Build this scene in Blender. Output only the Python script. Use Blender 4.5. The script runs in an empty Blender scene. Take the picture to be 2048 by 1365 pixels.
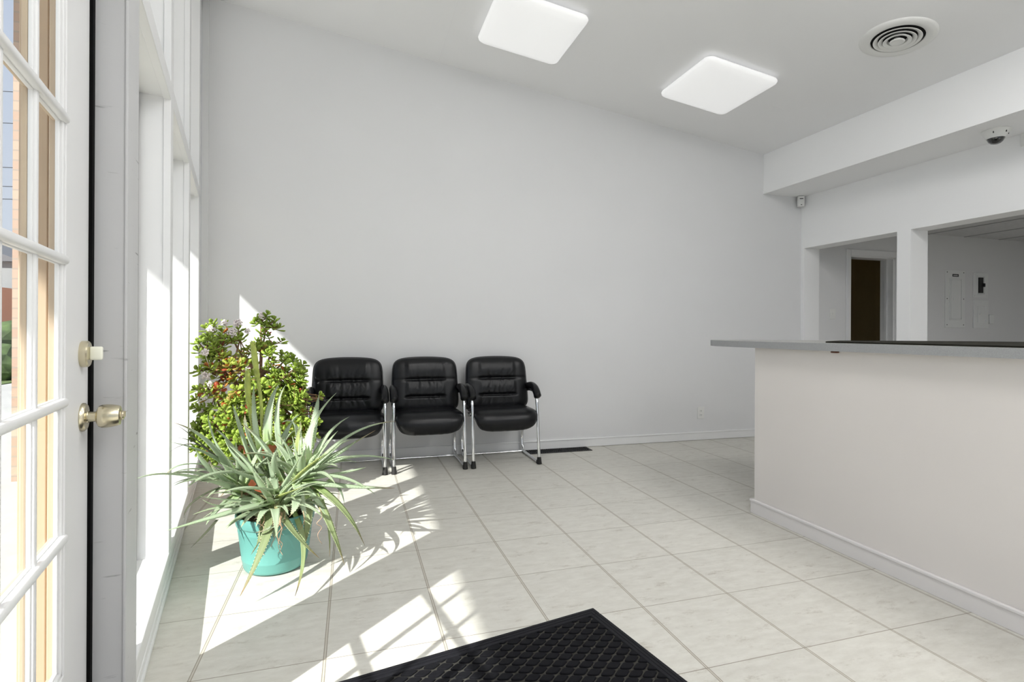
import bpy, bmesh, math, random
from mathutils import Vector, Matrix
random.seed(7)
scene = bpy.context.scene
COL = scene.collection

# ------------------------------------------------------------------ camera
CAM_H = 1.114
YAW, ROLL = 0.2935, 0.005
cam_d = bpy.data.cameras.new('camera')
cam = bpy.data.objects.new('camera', cam_d); COL.objects.link(cam)
cam_d.sensor_width = 36.0
cam_d.lens = 36.0 * 1055.0 / 2048.0
cam_d.shift_y = -18.0 / 2048.0
cam_d.clip_start = 0.02; cam_d.clip_end = 300
cam.matrix_world = (Matrix.Translation((0, 0, CAM_H)) @ Matrix.Rotation(-YAW, 4, 'Z')
                    @ Matrix.Rotation(math.pi / 2, 4, 'X') @ Matrix.Rotation(ROLL, 4, 'Z'))
scene.camera = cam
vs = scene.view_settings
vs.view_transform = 'Standard'; vs.look = 'None'; vs.gamma = 1.0; vs.use_curve_mapping = False
vs.exposure = 0.18

# ------------------------------------------------------------------ sky and sun
SUN_AZ, SUN_EL = math.radians(44.0), math.radians(36.9)
world = bpy.data.worlds.new('sky'); scene.world = world; world.use_nodes = True
wn = world.node_tree; wn.nodes.clear()
wo = wn.nodes.new('ShaderNodeOutputWorld'); wb = wn.nodes.new('ShaderNodeBackground')
tc = wn.nodes.new('ShaderNodeTexCoord'); sx = wn.nodes.new('ShaderNodeSeparateXYZ')
cr = wn.nodes.new('ShaderNodeValToRGB')
wn.links.new(tc.outputs['Generated'], sx.inputs[0]); wn.links.new(sx.outputs['Z'], cr.inputs[0])
cr.color_ramp.elements[0].position = 0.0; cr.color_ramp.elements[0].color = (0.66, 0.71, 0.80, 1)
cr.color_ramp.elements[1].position = 0.7; cr.color_ramp.elements[1].color = (0.42, 0.50, 0.70, 1)
wn.links.new(cr.outputs[0], wb.inputs['Color']); wb.inputs['Strength'].default_value = 1.0
wn.links.new(wb.outputs[0], wo.inputs['Surface'])
sd = bpy.data.lights.new('sun', 'SUN'); sd.energy = 7.5; sd.angle = math.radians(0.55); sd.color = (1.0, 0.985, 0.955)
sun = bpy.data.objects.new('sun', sd); COL.objects.link(sun)
sdir = Vector((math.cos(SUN_EL) * math.cos(SUN_AZ), math.cos(SUN_EL) * math.sin(SUN_AZ), -math.sin(SUN_EL)))
sun.rotation_euler = sdir.to_track_quat('-Z', 'Y').to_euler()
sun.location = (-12, -11, 12)
LAMP_FILL = 9.3       # lens radiance of the ceiling fixtures added out of view as fill
LAMP_DIM = 0.34      # the two fixtures over the seats glow faintly

# ------------------------------------------------------------------ helpers
def mat(name, color=(0.8, 0.8, 0.8), rough=0.5, metal=0.0, spec=0.5, noise=None, bump=None, coat=0.0, emit=None):
    m = bpy.data.materials.new(name); m.use_nodes = True
    nt = m.node_tree; b = nt.nodes['Principled BSDF']
    b.inputs['Base Color'].default_value = (*color, 1)
    b.inputs['Roughness'].default_value = rough; b.inputs['Metallic'].default_value = metal
    b.inputs['Specular IOR Level'].default_value = spec
    b.inputs['Coat Weight'].default_value = coat
    if noise or bump:
        t = nt.nodes.new('ShaderNodeTexCoord')
    if noise:                       # (scale, amount)
        n = nt.nodes.new('ShaderNodeTexNoise'); n.inputs['Scale'].default_value = noise[0]; n.inputs['Detail'].default_value = 4
        r = nt.nodes.new('ShaderNodeValToRGB')
        a = noise[1]
        r.color_ramp.elements[0].position = 0.3; r.color_ramp.elements[0].color = tuple(c * (1 - a) for c in color) + (1,)
        r.color_ramp.elements[1].position = 0.7; r.color_ramp.elements[1].color = tuple(min(1, c * (1 + a)) for c in color) + (1,)
        nt.links.new(t.outputs['Object'], n.inputs['Vector']); nt.links.new(n.outputs['Fac'], r.inputs[0]); nt.links.new(r.outputs[0], b.inputs['Base Color'])
    if bump:                        # (scale, strength)
        n = nt.nodes.new('ShaderNodeTexNoise'); n.inputs['Scale'].default_value = bump[0]; n.inputs['Detail'].default_value = 5
        bp = nt.nodes.new('ShaderNodeBump'); bp.inputs['Strength'].default_value = bump[1]; bp.inputs['Distance'].default_value = 0.002
        nt.links.new(t.outputs['Object'], n.inputs['Vector']); nt.links.new(n.outputs['Fac'], bp.inputs['Height']); nt.links.new(bp.outputs[0], b.inputs['Normal'])
    if emit:
        b.inputs['Emission Color'].default_value = (*emit[0], 1); b.inputs['Emission Strength'].default_value = emit[1]
    return m

M = {}
M['wall'] = mat('wall_paint', (0.765, 0.765, 0.768), 0.85, spec=0.2, noise=(1.3, 0.012), bump=(60, 0.05))
M['wall2'] = mat('header_paint', (0.91, 0.91, 0.91), 0.85, spec=0.2, bump=(60, 0.05))
M['office'] = mat('office_paint', (0.80, 0.80, 0.80), 0.85, spec=0.2, noise=(2, 0.02), bump=(40, 0.1))
M['ceil'] = mat('ceiling_paint', (0.90, 0.90, 0.905), 0.9, spec=0.1, noise=(1.0, 0.012), bump=(50, 0.05))
M['panel'] = mat('counter_panel', (0.77, 0.73, 0.70), 0.6, spec=0.3, noise=(0.9, 0.03))
M['panelbase'] = mat('counter_base_paint', (0.80, 0.77, 0.76), 0.5, spec=0.3)
M['trim'] = mat('white_trim', (0.79, 0.79, 0.79), 0.42, spec=0.4, noise=(3, 0.02), bump=(25, 0.08))
M['base'] = mat('baseboard_paint', (0.87, 0.87, 0.87), 0.45, spec=0.4)
M['gasket'] = mat('dark_gasket', (0.10, 0.10, 0.10), 0.6)
M['strip'] = mat('weather_strip', (0.004, 0.004, 0.004), 0.9, spec=0.1)
M['tan'] = mat('tan_exterior_paint', (0.56, 0.43, 0.30), 0.6, noise=(5, 0.05))
M['chrome'] = mat('chrome', (0.86, 0.87, 0.88), 0.07, metal=1.0)
M['nickel'] = mat('satin_brass_nickel', (0.66, 0.60, 0.44), 0.27, metal=1.0)
M['ivory'] = mat('ivory_thumbturn', (0.86, 0.86, 0.74), 0.4)
M['leather'] = mat('black_leather', (0.0045, 0.0048, 0.006), 0.30, spec=0.32, bump=(300, 0.05))
M['piping'] = mat('black_piping', (0.006, 0.006, 0.007), 0.35)
M['rubber'] = mat('black_rubber', (0.012, 0.011, 0.010), 0.7)
M['matb'] = mat('mat_border', (0.009, 0.009, 0.012), 0.6, spec=0.22, bump=(180, 0.3))
M['matp'] = mat('mat_pad', (0.006, 0.006, 0.008), 0.8, spec=0.15, bump=(500, 0.6))
M['matg'] = mat('mat_groove', (0.05, 0.048, 0.042), 0.95, spec=0.1, noise=(120, 0.5))
M['plastic'] = mat('white_plastic', (0.80, 0.80, 0.78), 0.35)
M['steel'] = mat('grey_panel_metal', (0.80, 0.81, 0.80), 0.35, spec=0.5)
M['black'] = mat('black_plastic', (0.008, 0.008, 0.008), 0.35)
M['dome'] = mat('smoked_dome', (0.006, 0.006, 0.006), 0.06, coat=1.0)
M['vent'] = mat('floor_vent_metal', (0.012, 0.012, 0.013), 0.5, metal=0.3)
M['hole'] = mat('vent_dark', (0.006, 0.006, 0.006), 0.9)
M['terra'] = mat('terracotta', (0.48, 0.16, 0.07), 0.8, noise=(12, 0.15))
M['soil'] = mat('soil', (0.06, 0.035, 0.02), 0.95, noise=(60, 0.4))
M['bark'] = mat('jade_bark', (0.20, 0.11, 0.06), 0.8, noise=(40, 0.3))
M['flower'] = mat('jade_flower', (0.88, 0.80, 0.80), 0.7)
M['root'] = mat('aloe_root', (0.52, 0.34, 0.22), 0.8, noise=(40, 0.3))
M['stalk'] = mat('aloe_stalk', (0.36, 0.42, 0.09), 0.5, noise=(30, 0.25))
M['concrete'] = mat('pavement_concrete', (0.52, 0.505, 0.47), 0.9, noise=(0.6, 0.08))
M['grass'] = mat('lawn', (0.13, 0.18, 0.06), 0.95, noise=(2, 0.3))
M['soffit'] = mat('soffit_paint', (0.66, 0.64, 0.60), 0.8)
M['siding'] = mat('grey_siding', (0.30, 0.31, 0.31), 0.8, noise=(0.5, 0.1))
M['orange'] = mat('orange_render', (0.58, 0.24, 0.13), 0.8)
M['roof'] = mat('grey_roof', (0.16, 0.16, 0.17), 0.8)
M['hedge'] = mat('hedge_leaves', (0.07, 0.11, 0.035), 0.9, noise=(6, 0.5))
M['wire'] = mat('wire', (0.03, 0.03, 0.035), 0.7)
M['brown'] = mat('brown_room_paint', (0.72, 0.60, 0.36), 0.9)
M['acoustic'] = mat('ceiling_tile', (0.60, 0.60, 0.60), 0.95, noise=(25, 0.06))
M['grid'] = mat('ceiling_grid', (0.35, 0.35, 0.35), 0.6)
M['lens'] = mat('opal_lens', (0.86, 0.86, 0.86), 0.35, spec=0.4, emit=((1, 1, 1), LAMP_DIM))
M['lens_fill'] = mat('opal_lens_fill', (0.86, 0.86, 0.86), 0.35, emit=((1, 0.995, 0.985), LAMP_FILL))
M['lens_office_fill'] = mat('office_fill_lens', (0.86, 0.86, 0.86), 0.35, emit=((1, 1, 1), 10.0))
M['pan'] = mat('fixture_pan', (0.50, 0.50, 0.50), 0.5)
M['lamtop'] = mat('grey_laminate', (0.30, 0.30, 0.285), 0.32, spec=0.5, noise=(300, 0.18))
M['lamedge'] = mat('grey_laminate_edge', (0.33, 0.335, 0.34), 0.45, noise=(350, 0.16))
M['desk'] = mat('black_desk_mat', (0.022, 0.021, 0.016), 0.85, spec=0.08)
M['bracket'] = mat('brown_bracket', (0.12, 0.04, 0.02), 0.5)

def glass_mat():
    m = bpy.data.materials.new('window_glass'); m.use_nodes = True; nt = m.node_tree; nt.nodes.clear()
    o = nt.nodes.new('ShaderNodeOutputMaterial'); t = nt.nodes.new('ShaderNodeBsdfTransparent'); g = nt.nodes.new('ShaderNodeBsdfGlossy')
    mx = nt.nodes.new('ShaderNodeMixShader'); f = nt.nodes.new('ShaderNodeValue'); f.outputs[0].default_value = 0.055
    t.inputs[0].default_value = (0.97, 0.98, 0.97, 1); g.inputs['Roughness'].default_value = 0.01
    nt.links.new(f.outputs[0], mx.inputs[0]); nt.links.new(t.outputs[0], mx.inputs[1]); nt.links.new(g.outputs[0], mx.inputs[2]); nt.links.new(mx.outputs[0], o.inputs[0])
    return m
M['glass'] = glass_mat()

def leaf_mat(name, base, trans, rough=0.4, attr=None, tw=0.3):
    m = bpy.data.materials.new(name); m.use_nodes = True; nt = m.node_tree
    b = nt.nodes['Principled BSDF']; o = nt.nodes['Material Output']
    b.inputs['Base Color'].default_value = (*base, 1); b.inputs['Roughness'].default_value = rough
    tr = nt.nodes.new('ShaderNodeBsdfTranslucent'); tr.inputs[0].default_value = (*trans, 1)
    mx = nt.nodes.new('ShaderNodeMixShader'); mx.inputs[0].default_value = tw
    nt.links.new(b.outputs[0], mx.inputs[1]); nt.links.new(tr.outputs[0], mx.inputs[2]); nt.links.new(mx.outputs[0], o.inputs[0])
    if attr:
        a = nt.nodes.new('ShaderNodeAttribute'); a.attribute_name = attr
        nt.links.new(a.outputs['Color'], b.inputs['Base Color']); nt.links.new(a.outputs['Color'], tr.inputs[0])
    return m
M['jade'] = leaf_mat('jade_leaf', (0.2, 0.4, 0.05), (0.3, 0.5, 0.05), 0.35, 'tint', 0.30)
M['aloe'] = leaf_mat('aloe_leaf', (0.3, 0.42, 0.27), (0.4, 0.55, 0.2), 0.45, 'tint', 0.15)
M['teal'] = mat('teal_plastic', (0.14, 0.38, 0.34), 0.35, spec=0.5, noise=(4, 0.05))

def tile_mat():
    m = bpy.data.materials.new('floor_tile'); m.use_nodes = True; nt = m.node_tree; b = nt.nodes['Principled BSDF']
    N = nt.nodes.new; Lk = nt.links.new
    S = 0.4061; X0 = 0.727; Y0 = 2.706
    t = N('ShaderNodeTexCoord'); sp = N('ShaderNodeSeparateXYZ'); Lk(t.outputs['Object'], sp.inputs[0])
    def M_(op, a, b_=None, c=None):
        n = N('ShaderNodeMath'); n.operation = op
        for i, v in enumerate((a, b_, c)):
            if v is None: continue
            if isinstance(v, (int, float)): n.inputs[i].default_value = v
            else: Lk(v, n.inputs[i])
        return n.outputs[0]
    def dist(co, off):        # distance in metres to the nearest joint, and the cell index
        u = M_('DIVIDE', M_('SUBTRACT', co, off), S)
        r = M_('ROUND', u)
        return M_('MULTIPLY', M_('ABSOLUTE', M_('SUBTRACT', u, r)), S), M_('FLOOR', u)
    dx, ix = dist(sp.outputs['X'], X0); dy, iy = dist(sp.outputs['Y'], Y0)
    # a fine pair of grooves along the depth joints, one fine line across
    gx = M_('LESS_THAN', M_('ABSOLUTE', M_('SUBTRACT', dx, 0.0042)), 0.0013)
    gy = M_('LESS_THAN', dy, 0.0016)
    g = M_('MAXIMUM', gx, gy)
    inx = M_('LESS_THAN', dx, 0.0042)
    # tile colour
    cx = N('ShaderNodeCombineXYZ'); Lk(ix, cx.inputs[0]); Lk(iy, cx.inputs[1])
    wn_ = N('ShaderNodeTexWhiteNoise'); wn_.noise_dimensions = '2D'; Lk(cx.outputs[0], wn_.inputs['Vector'])
    mp = N('ShaderNodeMapping'); mp.inputs['Scale'].default_value = (3.0, 8.0, 1); Lk(t.outputs['Object'], mp.inputs[0])
    n1 = N('ShaderNodeTexNoise'); n1.inputs['Scale'].default_value = 3.6; n1.inputs['Detail'].default_value = 9; n1.inputs['Roughness'].default_value = 0.68; Lk(mp.outputs[0], n1.inputs['Vector'])
    r1 = N('ShaderNodeValToRGB'); Lk(n1.outputs['Fac'], r1.inputs[0])
    e = r1.color_ramp.elements; e[0].position = 0.3; e[0].color = (0.57, 0.55, 0.495, 1); e[1].position = 0.66; e[1].color = (0.67, 0.655, 0.60, 1)
    # scattered wear marks
    n2 = N('ShaderNodeTexNoise'); n2.inputs['Scale'].default_value = 4.5; n2.inputs['Detail'].default_value = 10; n2.inputs['Roughness'].default_value = 0.8
    mp2 = N('ShaderNodeMapping'); mp2.inputs['Scale'].default_value = (1.4, 3.2, 1); mp2.inputs['Rotation'].default_value = (0, 0, 0.35); Lk(t.outputs['Object'], mp2.inputs[0]); Lk(mp2.outputs[0], n2.inputs['Vector'])
    r2 = N('ShaderNodeValToRGB'); Lk(n2.outputs['Fac'], r2.inputs[0]); r2.color_ramp.elements[0].position = 0.555; r2.color_ramp.elements[0].color = (0, 0, 0, 1); r2.color_ramp.elements[1].position = 0.76; r2.color_ramp.elements[1].color = (1, 1, 1, 1)
    mA = N('ShaderNodeMix'); mA.data_type = 'RGBA'; mA.inputs['B'].default_value = (0.24, 0.19, 0.13, 1)
    Lk(M_('MULTIPLY', r2.outputs[0], 0.75), mA.inputs['Factor']); Lk(r1.outputs[0], mA.inputs['A'])
    mB = N('ShaderNodeMix'); mB.data_type = 'RGBA'; mB.blend_type = 'MULTIPLY'; mB.inputs['Factor'].default_value = 1
    v = M_('ADD', M_('MULTIPLY', wn_.outputs['Value'], 0.05), 0.965)
    cc = N('ShaderNodeCombineXYZ'); Lk(v, cc.inputs[0]); Lk(v, cc.inputs[1]); Lk(v, cc.inputs[2])
    Lk(mA.outputs['Result'], mB.inputs['A']); Lk(cc.outputs[0], mB.inputs['B'])
    mC = N('ShaderNodeMix'); mC.data_type = 'RGBA'; mC.inputs['B'].default_value = (0.47, 0.43, 0.36, 1)
    Lk(M_('MULTIPLY', inx, 0.6), mC.inputs['Factor']); Lk(mB.outputs['Result'], mC.inputs['A'])
    mD = N('ShaderNodeMix'); mD.data_type = 'RGBA'; mD.inputs['B'].default_value = (0.20, 0.165, 0.12, 1)
    Lk(M_('MULTIPLY', g, 0.8), mD.inputs['Factor']); Lk(mC.outputs['Result'], mD.inputs['A'])
    Lk(mD.outputs['Result'], b.inputs['Base Color'])
    b.inputs['Roughness'].default_value = 0.42; b.inputs['Specular IOR Level'].default_value = 0.35
    bp = N('ShaderNodeBump'); bp.inputs['Strength'].default_value = 0.35; bp.inputs['Distance'].default_value = 0.002
    Lk(M_('SUBTRACT', M_('MULTIPLY', n1.outputs['Fac'], 0.35), g), bp.inputs['Height']); Lk(bp.outputs[0], b.inputs['Normal'])
    return m
M['tile'] = tile_mat()

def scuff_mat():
    m = mat('worn_shaded_jamb', (0.56, 0.56, 0.565), 0.5, spec=0.35); nt = m.node_tree; b = nt.nodes['Principled BSDF']  # trim darkened to grey to stand in for shade on the jamb; scuffs are wear
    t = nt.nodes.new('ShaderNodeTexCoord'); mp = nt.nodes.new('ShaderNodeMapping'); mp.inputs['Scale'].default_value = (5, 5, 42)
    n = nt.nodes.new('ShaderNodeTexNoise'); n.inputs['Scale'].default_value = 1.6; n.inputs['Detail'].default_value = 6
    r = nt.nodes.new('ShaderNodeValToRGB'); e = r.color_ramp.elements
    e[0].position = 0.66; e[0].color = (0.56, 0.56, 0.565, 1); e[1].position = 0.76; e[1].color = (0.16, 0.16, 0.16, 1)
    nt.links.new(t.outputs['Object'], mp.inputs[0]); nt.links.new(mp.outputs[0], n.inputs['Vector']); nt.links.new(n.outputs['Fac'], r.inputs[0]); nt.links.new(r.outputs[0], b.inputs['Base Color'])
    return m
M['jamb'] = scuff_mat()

def brick_mat():
    m = bpy.data.materials.new('pink_brick'); m.use_nodes = True; nt = m.node_tree; b = nt.nodes['Principled BSDF']
    t = nt.nodes.new('ShaderNodeTexCoord'); mp = nt.nodes.new('ShaderNodeMapping'); mp.inputs['Rotation'].default_value = (math.pi / 2, 0, 0)
    br = nt.nodes.new('ShaderNodeTexBrick'); br.inputs['Color1'].default_value = (0.50, 0.37, 0.29, 1); br.inputs['Color2'].default_value = (0.42, 0.29, 0.22, 1)
    br.inputs['Mortar'].default_value = (0.36, 0.30, 0.25, 1); br.inputs['Scale'].default_value = 1.0
    br.inputs['Brick Width'].default_value = 0.2; br.inputs['Row Height'].default_value = 0.075; br.inputs['Mortar Size'].default_value = 0.006
    nt.links.new(t.outputs['Object'], mp.inputs[0]); nt.links.new(mp.outputs[0], br.inputs['Vector']); nt.links.new(br.outputs['Color'], b.inputs['Base Color'])
    b.inputs['Roughness'].default_value = 0.9
    return m
M['brick'] = brick_mat()

def link(name, bm, m, parent=None, smooth=False, loc=None, rotz=0.0, mw=None):
    me = bpy.data.meshes.new(name)
    bmesh.ops.recalc_face_normals(bm, faces=bm.faces)
    bm.to_mesh(me); bm.free()
    if isinstance(m, str): m = M[m]
    if m: me.materials.append(m)
    if smooth:
        for p in me.polygons: p.use_smooth = True
    o = bpy.data.objects.new(name, me); COL.objects.link(o)
    if parent: o.parent = parent
    if mw is not None: o.matrix_local = mw
    else:
        if loc: o.location = loc
        if rotz: o.rotation_euler = (0, 0, rotz)
    return o

def auto_smooth(o, ang=35):
    me = o.data
    for p in me.polygons: p.use_smooth = True
    bm = bmesh.new(); bm.from_mesh(me)
    for e in bm.edges:
        if len(e.link_faces) == 2 and e.calc_face_angle(0) > math.radians(ang): e.smooth = False
    bm.to_mesh(me); bm.free()
    return o

def tag(o, label=None, cat=None, group=None, kind=None):
    if label: o['label'] = label
    if cat: o['category'] = cat
    if group: o['group'] = group
    if kind: o['kind'] = kind
    return o

def empty(name, loc=(0, 0, 0), rotz=0.0):
    o = bpy.data.objects.new(name, None); COL.objects.link(o); o.empty_display_size = 0.1
    o.location = loc; o.rotation_euler = (0, 0, rotz)
    return o

def box(bm, x0, x1, y0, y1, z0, z1, bev=0.0, seg=2):
    t = bmesh.new()
    bmesh.ops.create_cube(t, size=1)
    for v in t.verts:
        v.co = Vector(((x0 + x1) / 2 + v.co.x * (x1 - x0), (y0 + y1) / 2 + v.co.y * (y1 - y0), (z0 + z1) / 2 + v.co.z * (z1 - z0)))
    if bev: bmesh.ops.bevel(t, geom=t.edges[:], offset=bev, segments=seg, affect='EDGES', profile=0.5)
    merge(bm, t)

def merge(bm, t, mtx=None):
    vm = {}
    for v in t.verts: vm[v] = bm.verts.new(mtx @ v.co if mtx else v.co)
    for f in t.faces:
        try: bm.faces.new([vm[v] for v in f.verts])
        except ValueError: pass
    t.free()

def prism(bm, pts, z0, z1):
    a = [bm.verts.new((x, y, z0)) for x, y in pts]; b = [bm.verts.new((x, y, z1)) for x, y in pts]
    n = len(pts)
    bm.faces.new(a[::-1]); bm.faces.new(b)
    for i in range(n): bm.faces.new((a[i], a[(i + 1) % n], b[(i + 1) % n], b[i]))

def lathe(bm, prof, n=32, mtx=None, caps=True):
    rings = []
    for r, z in prof:
        ring = []
        for i in range(n):
            a = 2 * math.pi * i / n
            co = Vector((r * math.cos(a), r * math.sin(a), z))
            ring.append(bm.verts.new(mtx @ co if mtx else co))
        rings.append(ring)
    for k in range(len(rings) - 1):
        for i in range(n):
            bm.faces.new((rings[k][i], rings[k][(i + 1) % n], rings[k + 1][(i + 1) % n], rings[k + 1][i]))
    if caps:
        if prof[0][0] > 1e-6: bm.faces.new(rings[0][::-1])
        if prof[-1][0] > 1e-6: bm.faces.new(rings[-1])

def tube(bm, pts, rad, n=10, caps=True):
    pts = [Vector(p) for p in pts]
    if not isinstance(rad, (list, tuple)): rad = [rad] * len(pts)
    prev = None; rings = []
    for i, p in enumerate(pts):
        if i == 0: t = pts[1] - p
        elif i == len(pts) - 1: t = p - pts[i - 1]
        else: t = (pts[i + 1] - p).normalized() + (p - pts[i - 1]).normalized()
        t.normalize()
        if prev is None:
            ref = Vector((0, 0, 1)) if abs(t.z) < 0.9 else Vector((1, 0, 0))
            u = t.cross(ref).normalized()
        else:
            u = (prev - t * prev.dot(t)).normalized()
        prev = u; w = t.cross(u)
        rings.append([bm.verts.new(p + (u * math.cos(2 * math.pi * k / n) + w * math.sin(2 * math.pi * k / n)) * rad[i]) for k in range(n)])
    for k in range(len(rings) - 1):
        for i in range(n):
            bm.faces.new((rings[k][i], rings[k][(i + 1) % n], rings[k + 1][(i + 1) % n], rings[k + 1][i]))
    if caps:
        bm.faces.new(rings[0][::-1]); bm.faces.new(rings[-1])

def fillet(pts, r, seg=6):
    pts = [Vector(p) for p in pts]; out = [pts[0]]
    for i in range(1, len(pts) - 1):
        a, b, c = pts[i - 1], pts[i], pts[i + 1]
        u = (a - b); v = (c - b); rr = min(r, u.length * 0.48, v.length * 0.48)
        p0 = b + u.normalized() * rr; p1 = b + v.normalized() * rr
        for k in range(seg + 1):
            t = k / seg
            out.append(p0 * (1 - t) ** 2 + b * 2 * t * (1 - t) + p1 * t * t)
    out.append(pts[-1]); return out

def spline(pts, seg=8):
    P = [Vector(p) for p in pts]; P = [P[0] * 2 - P[1]] + P + [P[-1] * 2 - P[-2]]; out = []
    for i in range(1, len(P) - 2):
        for k in range(seg):
            t = k / seg; a, b, c, d = P[i - 1], P[i], P[i + 1], P[i + 2]
            out.append(0.5 * (2 * b + (c - a) * t + (2 * a - 5 * b + 4 * c - d) * t * t + (-a + 3 * b - 3 * c + d) * t ** 3))
    out.append(P[-2]); return out

def structure(o): o['kind'] = 'structure'; return o
def sbox(name, m, dims, bev=0.0, parent=None, mw=None):
    bm = bmesh.new(); box(bm, *dims, bev=bev)
    o = link(name, bm, m, parent, mw=mw)
    if not parent: structure(o)
    return o

# the back wall runs almost along X; the ceiling falls from the shop front towards the bulkhead
def BWY(x): return 4.731 - 0.0116 * x
BW_ROT = -0.0116
def CZ(x): return 3.63 - 0.1372 * x

# ================================================================== THE ROOM
# floor follows the slanted shop front
fb = bmesh.new()
prism(fb, [(9.2, -3.0), (9.2, 4.85), (5.0, 4.9), (-1.345, 4.9), (-1.19, 4.05), (0.15, -3.0)], -0.12, 0.0)
structure(link('floor', fb, 'tile'))

def wm_obj(name, dims, m='base', bev=0.0):
    bm = bmesh.new(); box(bm, *dims, bev=bev)
    return structure(link(name, bm, m, mw=BWM))
BWM = Matrix.Translation((0, 4.731, 0)) @ Matrix.Rotation(BW_ROT, 4, 'Z')
bm = bmesh.new()
DX0, DX1, DH = 5.453, 6.135, 2.012
box(bm, -1.16, DX0, 0, 0.16, 0, 3.86); box(bm, DX1, 9.1, 0, 0.16, 0, 2.6); box(bm, DX0, DX1, 0, 0.16, DH, 2.6)
structure(link('wall_back', bm, 'wall', mw=BWM))
# corner board where the shop front meets the back wall
sbox('trim_1', 'trim', (-1.158, -1.108, -0.012, -0.0005, 0.09, 3.77), 0.002, mw=BWM)
# back baseboard: board with a thin cap, and the shadow joint at the floor
bm = bmesh.new()
box(bm, -1.10, 4.74, -0.012, -0.0003, 0.003, 0.075, bev=0.001); box(bm, -1.10, 4.74, -0.018, -0.0003, 0.075, 0.088, bev=0.003)
structure(link('baseboard_back', bm, 'base', mw=BWM))

# sloping ceiling that runs on outside as the eave
bm = bmesh.new()
def cz_prism(bm, xa, xb, ya, yb, th):
    v = [bm.verts.new(p) for p in ((xa, ya, CZ(xa)), (xb, ya, CZ(xb)), (xb, yb, CZ(xb)), (xa, yb, CZ(xa)),
                                   (xa, ya, CZ(xa) + th), (xb, ya, CZ(xb) + th), (xb, yb, CZ(xb) + th), (xa, yb, CZ(xa) + th))]
    for f in ((0, 1, 2, 3), (7, 6, 5, 4), (0, 4, 5, 1), (1, 5, 6, 2), (2, 6, 7, 3), (3, 7, 4, 0)): bm.faces.new([v[i] for i in f])
cz_prism(bm, -3.48, 4.30, -3.2, 5.2, 0.2)
structure(link('ceiling', bm, 'ceil'))

# bulkhead dropped in front of the header wall
def BX(y): return 4.25 + 0.0192 * (4.68 - y)
def HX(y): return 4.757 + 0.0253 * (4.68 - y)
bm = bmesh.new()
prism(bm, [(BX(4.70), 4.70), (HX(4.70) + 0.21, 4.70), (HX(-2.9) + 0.21, -2.9), (BX(-2.9), -2.9)], 2.622, 3.25)
structure(link('trim_2', bm, 'wall2'))
bm = bmesh.new()     # small bead along the lower edge of the bulkhead
prism(bm, [(BX(4.68) - 0.006, 4.68), (BX(4.68) + 0.002, 4.68), (BX(-2.8) + 0.002, -2.8), (BX(-2.8) - 0.006, -2.8)], 2.620, 2.648)
structure(link('trim_3', bm, 'wall2'))
# header wall with its two openings
bm = bmesh.new()
def hw(y0, y1, z0, z1): prism(bm, [(HX(y0), y0), (HX(y0) + 0.21, y0), (HX(y1) + 0.21, y1), (HX(y1), y1)], z0, z1)
hw(4.675, -2.9, 2.053, 2.622); hw(4.675, 4.632, 0, 2.053); hw(3.617, 3.495, 0, 2.053); hw(0.6, -2.9, 0, 2.053)
structure(link('wall_right', bm, 'wall2'))
# walls behind the camera and round the office
bm = bmesh.new()
GX = [0.45, 1.55, 2.65, 3.75, 4.70]  # glazing added to this unseen wall to let in more daylight
box(bm, 0.0, GX[0], -3.0, -2.85, 0, 4.0); box(bm, 4.78, 9.1, -3.0, -2.85, 0, 4.0); box(bm, GX[0], 4.78, -3.0, -2.85, 2.75, 4.0); box(bm, GX[0], 4.78, -3.0, -2.85, 0, 0.12)
structure(link('wall_front', bm, 'wall'))
for i, x in enumerate(GX[1:-1]): sbox('trim_%d' % (30 + i), 'trim', (x - 0.04, x + 0.04, -2.98, -2.86, 0.12, 2.75))
sbox('wall_office', 'office', (9.0, 9.15, -2.85, 4.63, 0, 2.6))
bm = bmesh.new(); box(bm, 4.97, 9.1, -2.9, 4.72, 2.325, 2.40)
structure(link('ceiling', bm, 'acoustic'))
bm = bmesh.new()
for x in (5.44, 6.05, 6.66, 7.27, 7.88, 8.49): box(bm, x - 0.012, x + 0.012, -2.8, 4.655, 2.320, 2.3248)
for y in (3.45, 2.23, 1.01, -0.21, -1.43): box(bm, 4.98, 9.0, y - 0.012, y + 0.012, 2.3195, 2.3245)
structure(link('trim_4', bm, 'grid'))
# office side of the back wall is the same wall, seen through the openings in less light
# inner doorway with casing, and the dark room behind
dr = structure(empty('door_2', (0, 0, 0))); dr.matrix_world = BWM
def part(name, m, parent, boxes, bev=0.0, smooth=False):
    b_ = bmesh.new()
    for d in boxes: box(b_, *d, bev=bev)
    o = link(name, b_, m, parent)
    if smooth: auto_smooth(o)
    return o
part('casing', 'trim', dr, [(DX0 - 0.062, DX0, -0.018, -0.0005, 0, DH + 0.07), (DX1, DX1 + 0.062, -0.018, -0.0005, 0, DH + 0.07), (DX0, DX1, -0.018, -0.0005, DH, DH + 0.07)], 0.004)
part('jamb', 'trim', dr, [(DX0 - 0.001, DX0 + 0.012, 0.0, 0.16, 0, DH), (DX1 - 0.03, DX1 + 0.001, 0.0, 0.16, 0, DH), (DX0, DX1, 0.0, 0.16, DH - 0.014, DH + 0.001)])
part('stop', 'trim', dr, [(DX0 + 0.012, DX0 + 0.022, 0.07, 0.10, 0, DH - 0.014), (DX1 - 0.045, DX1 - 0.03, 0.07, 0.10, 0, DH - 0.014)])
bm = bmesh.new()
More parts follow.
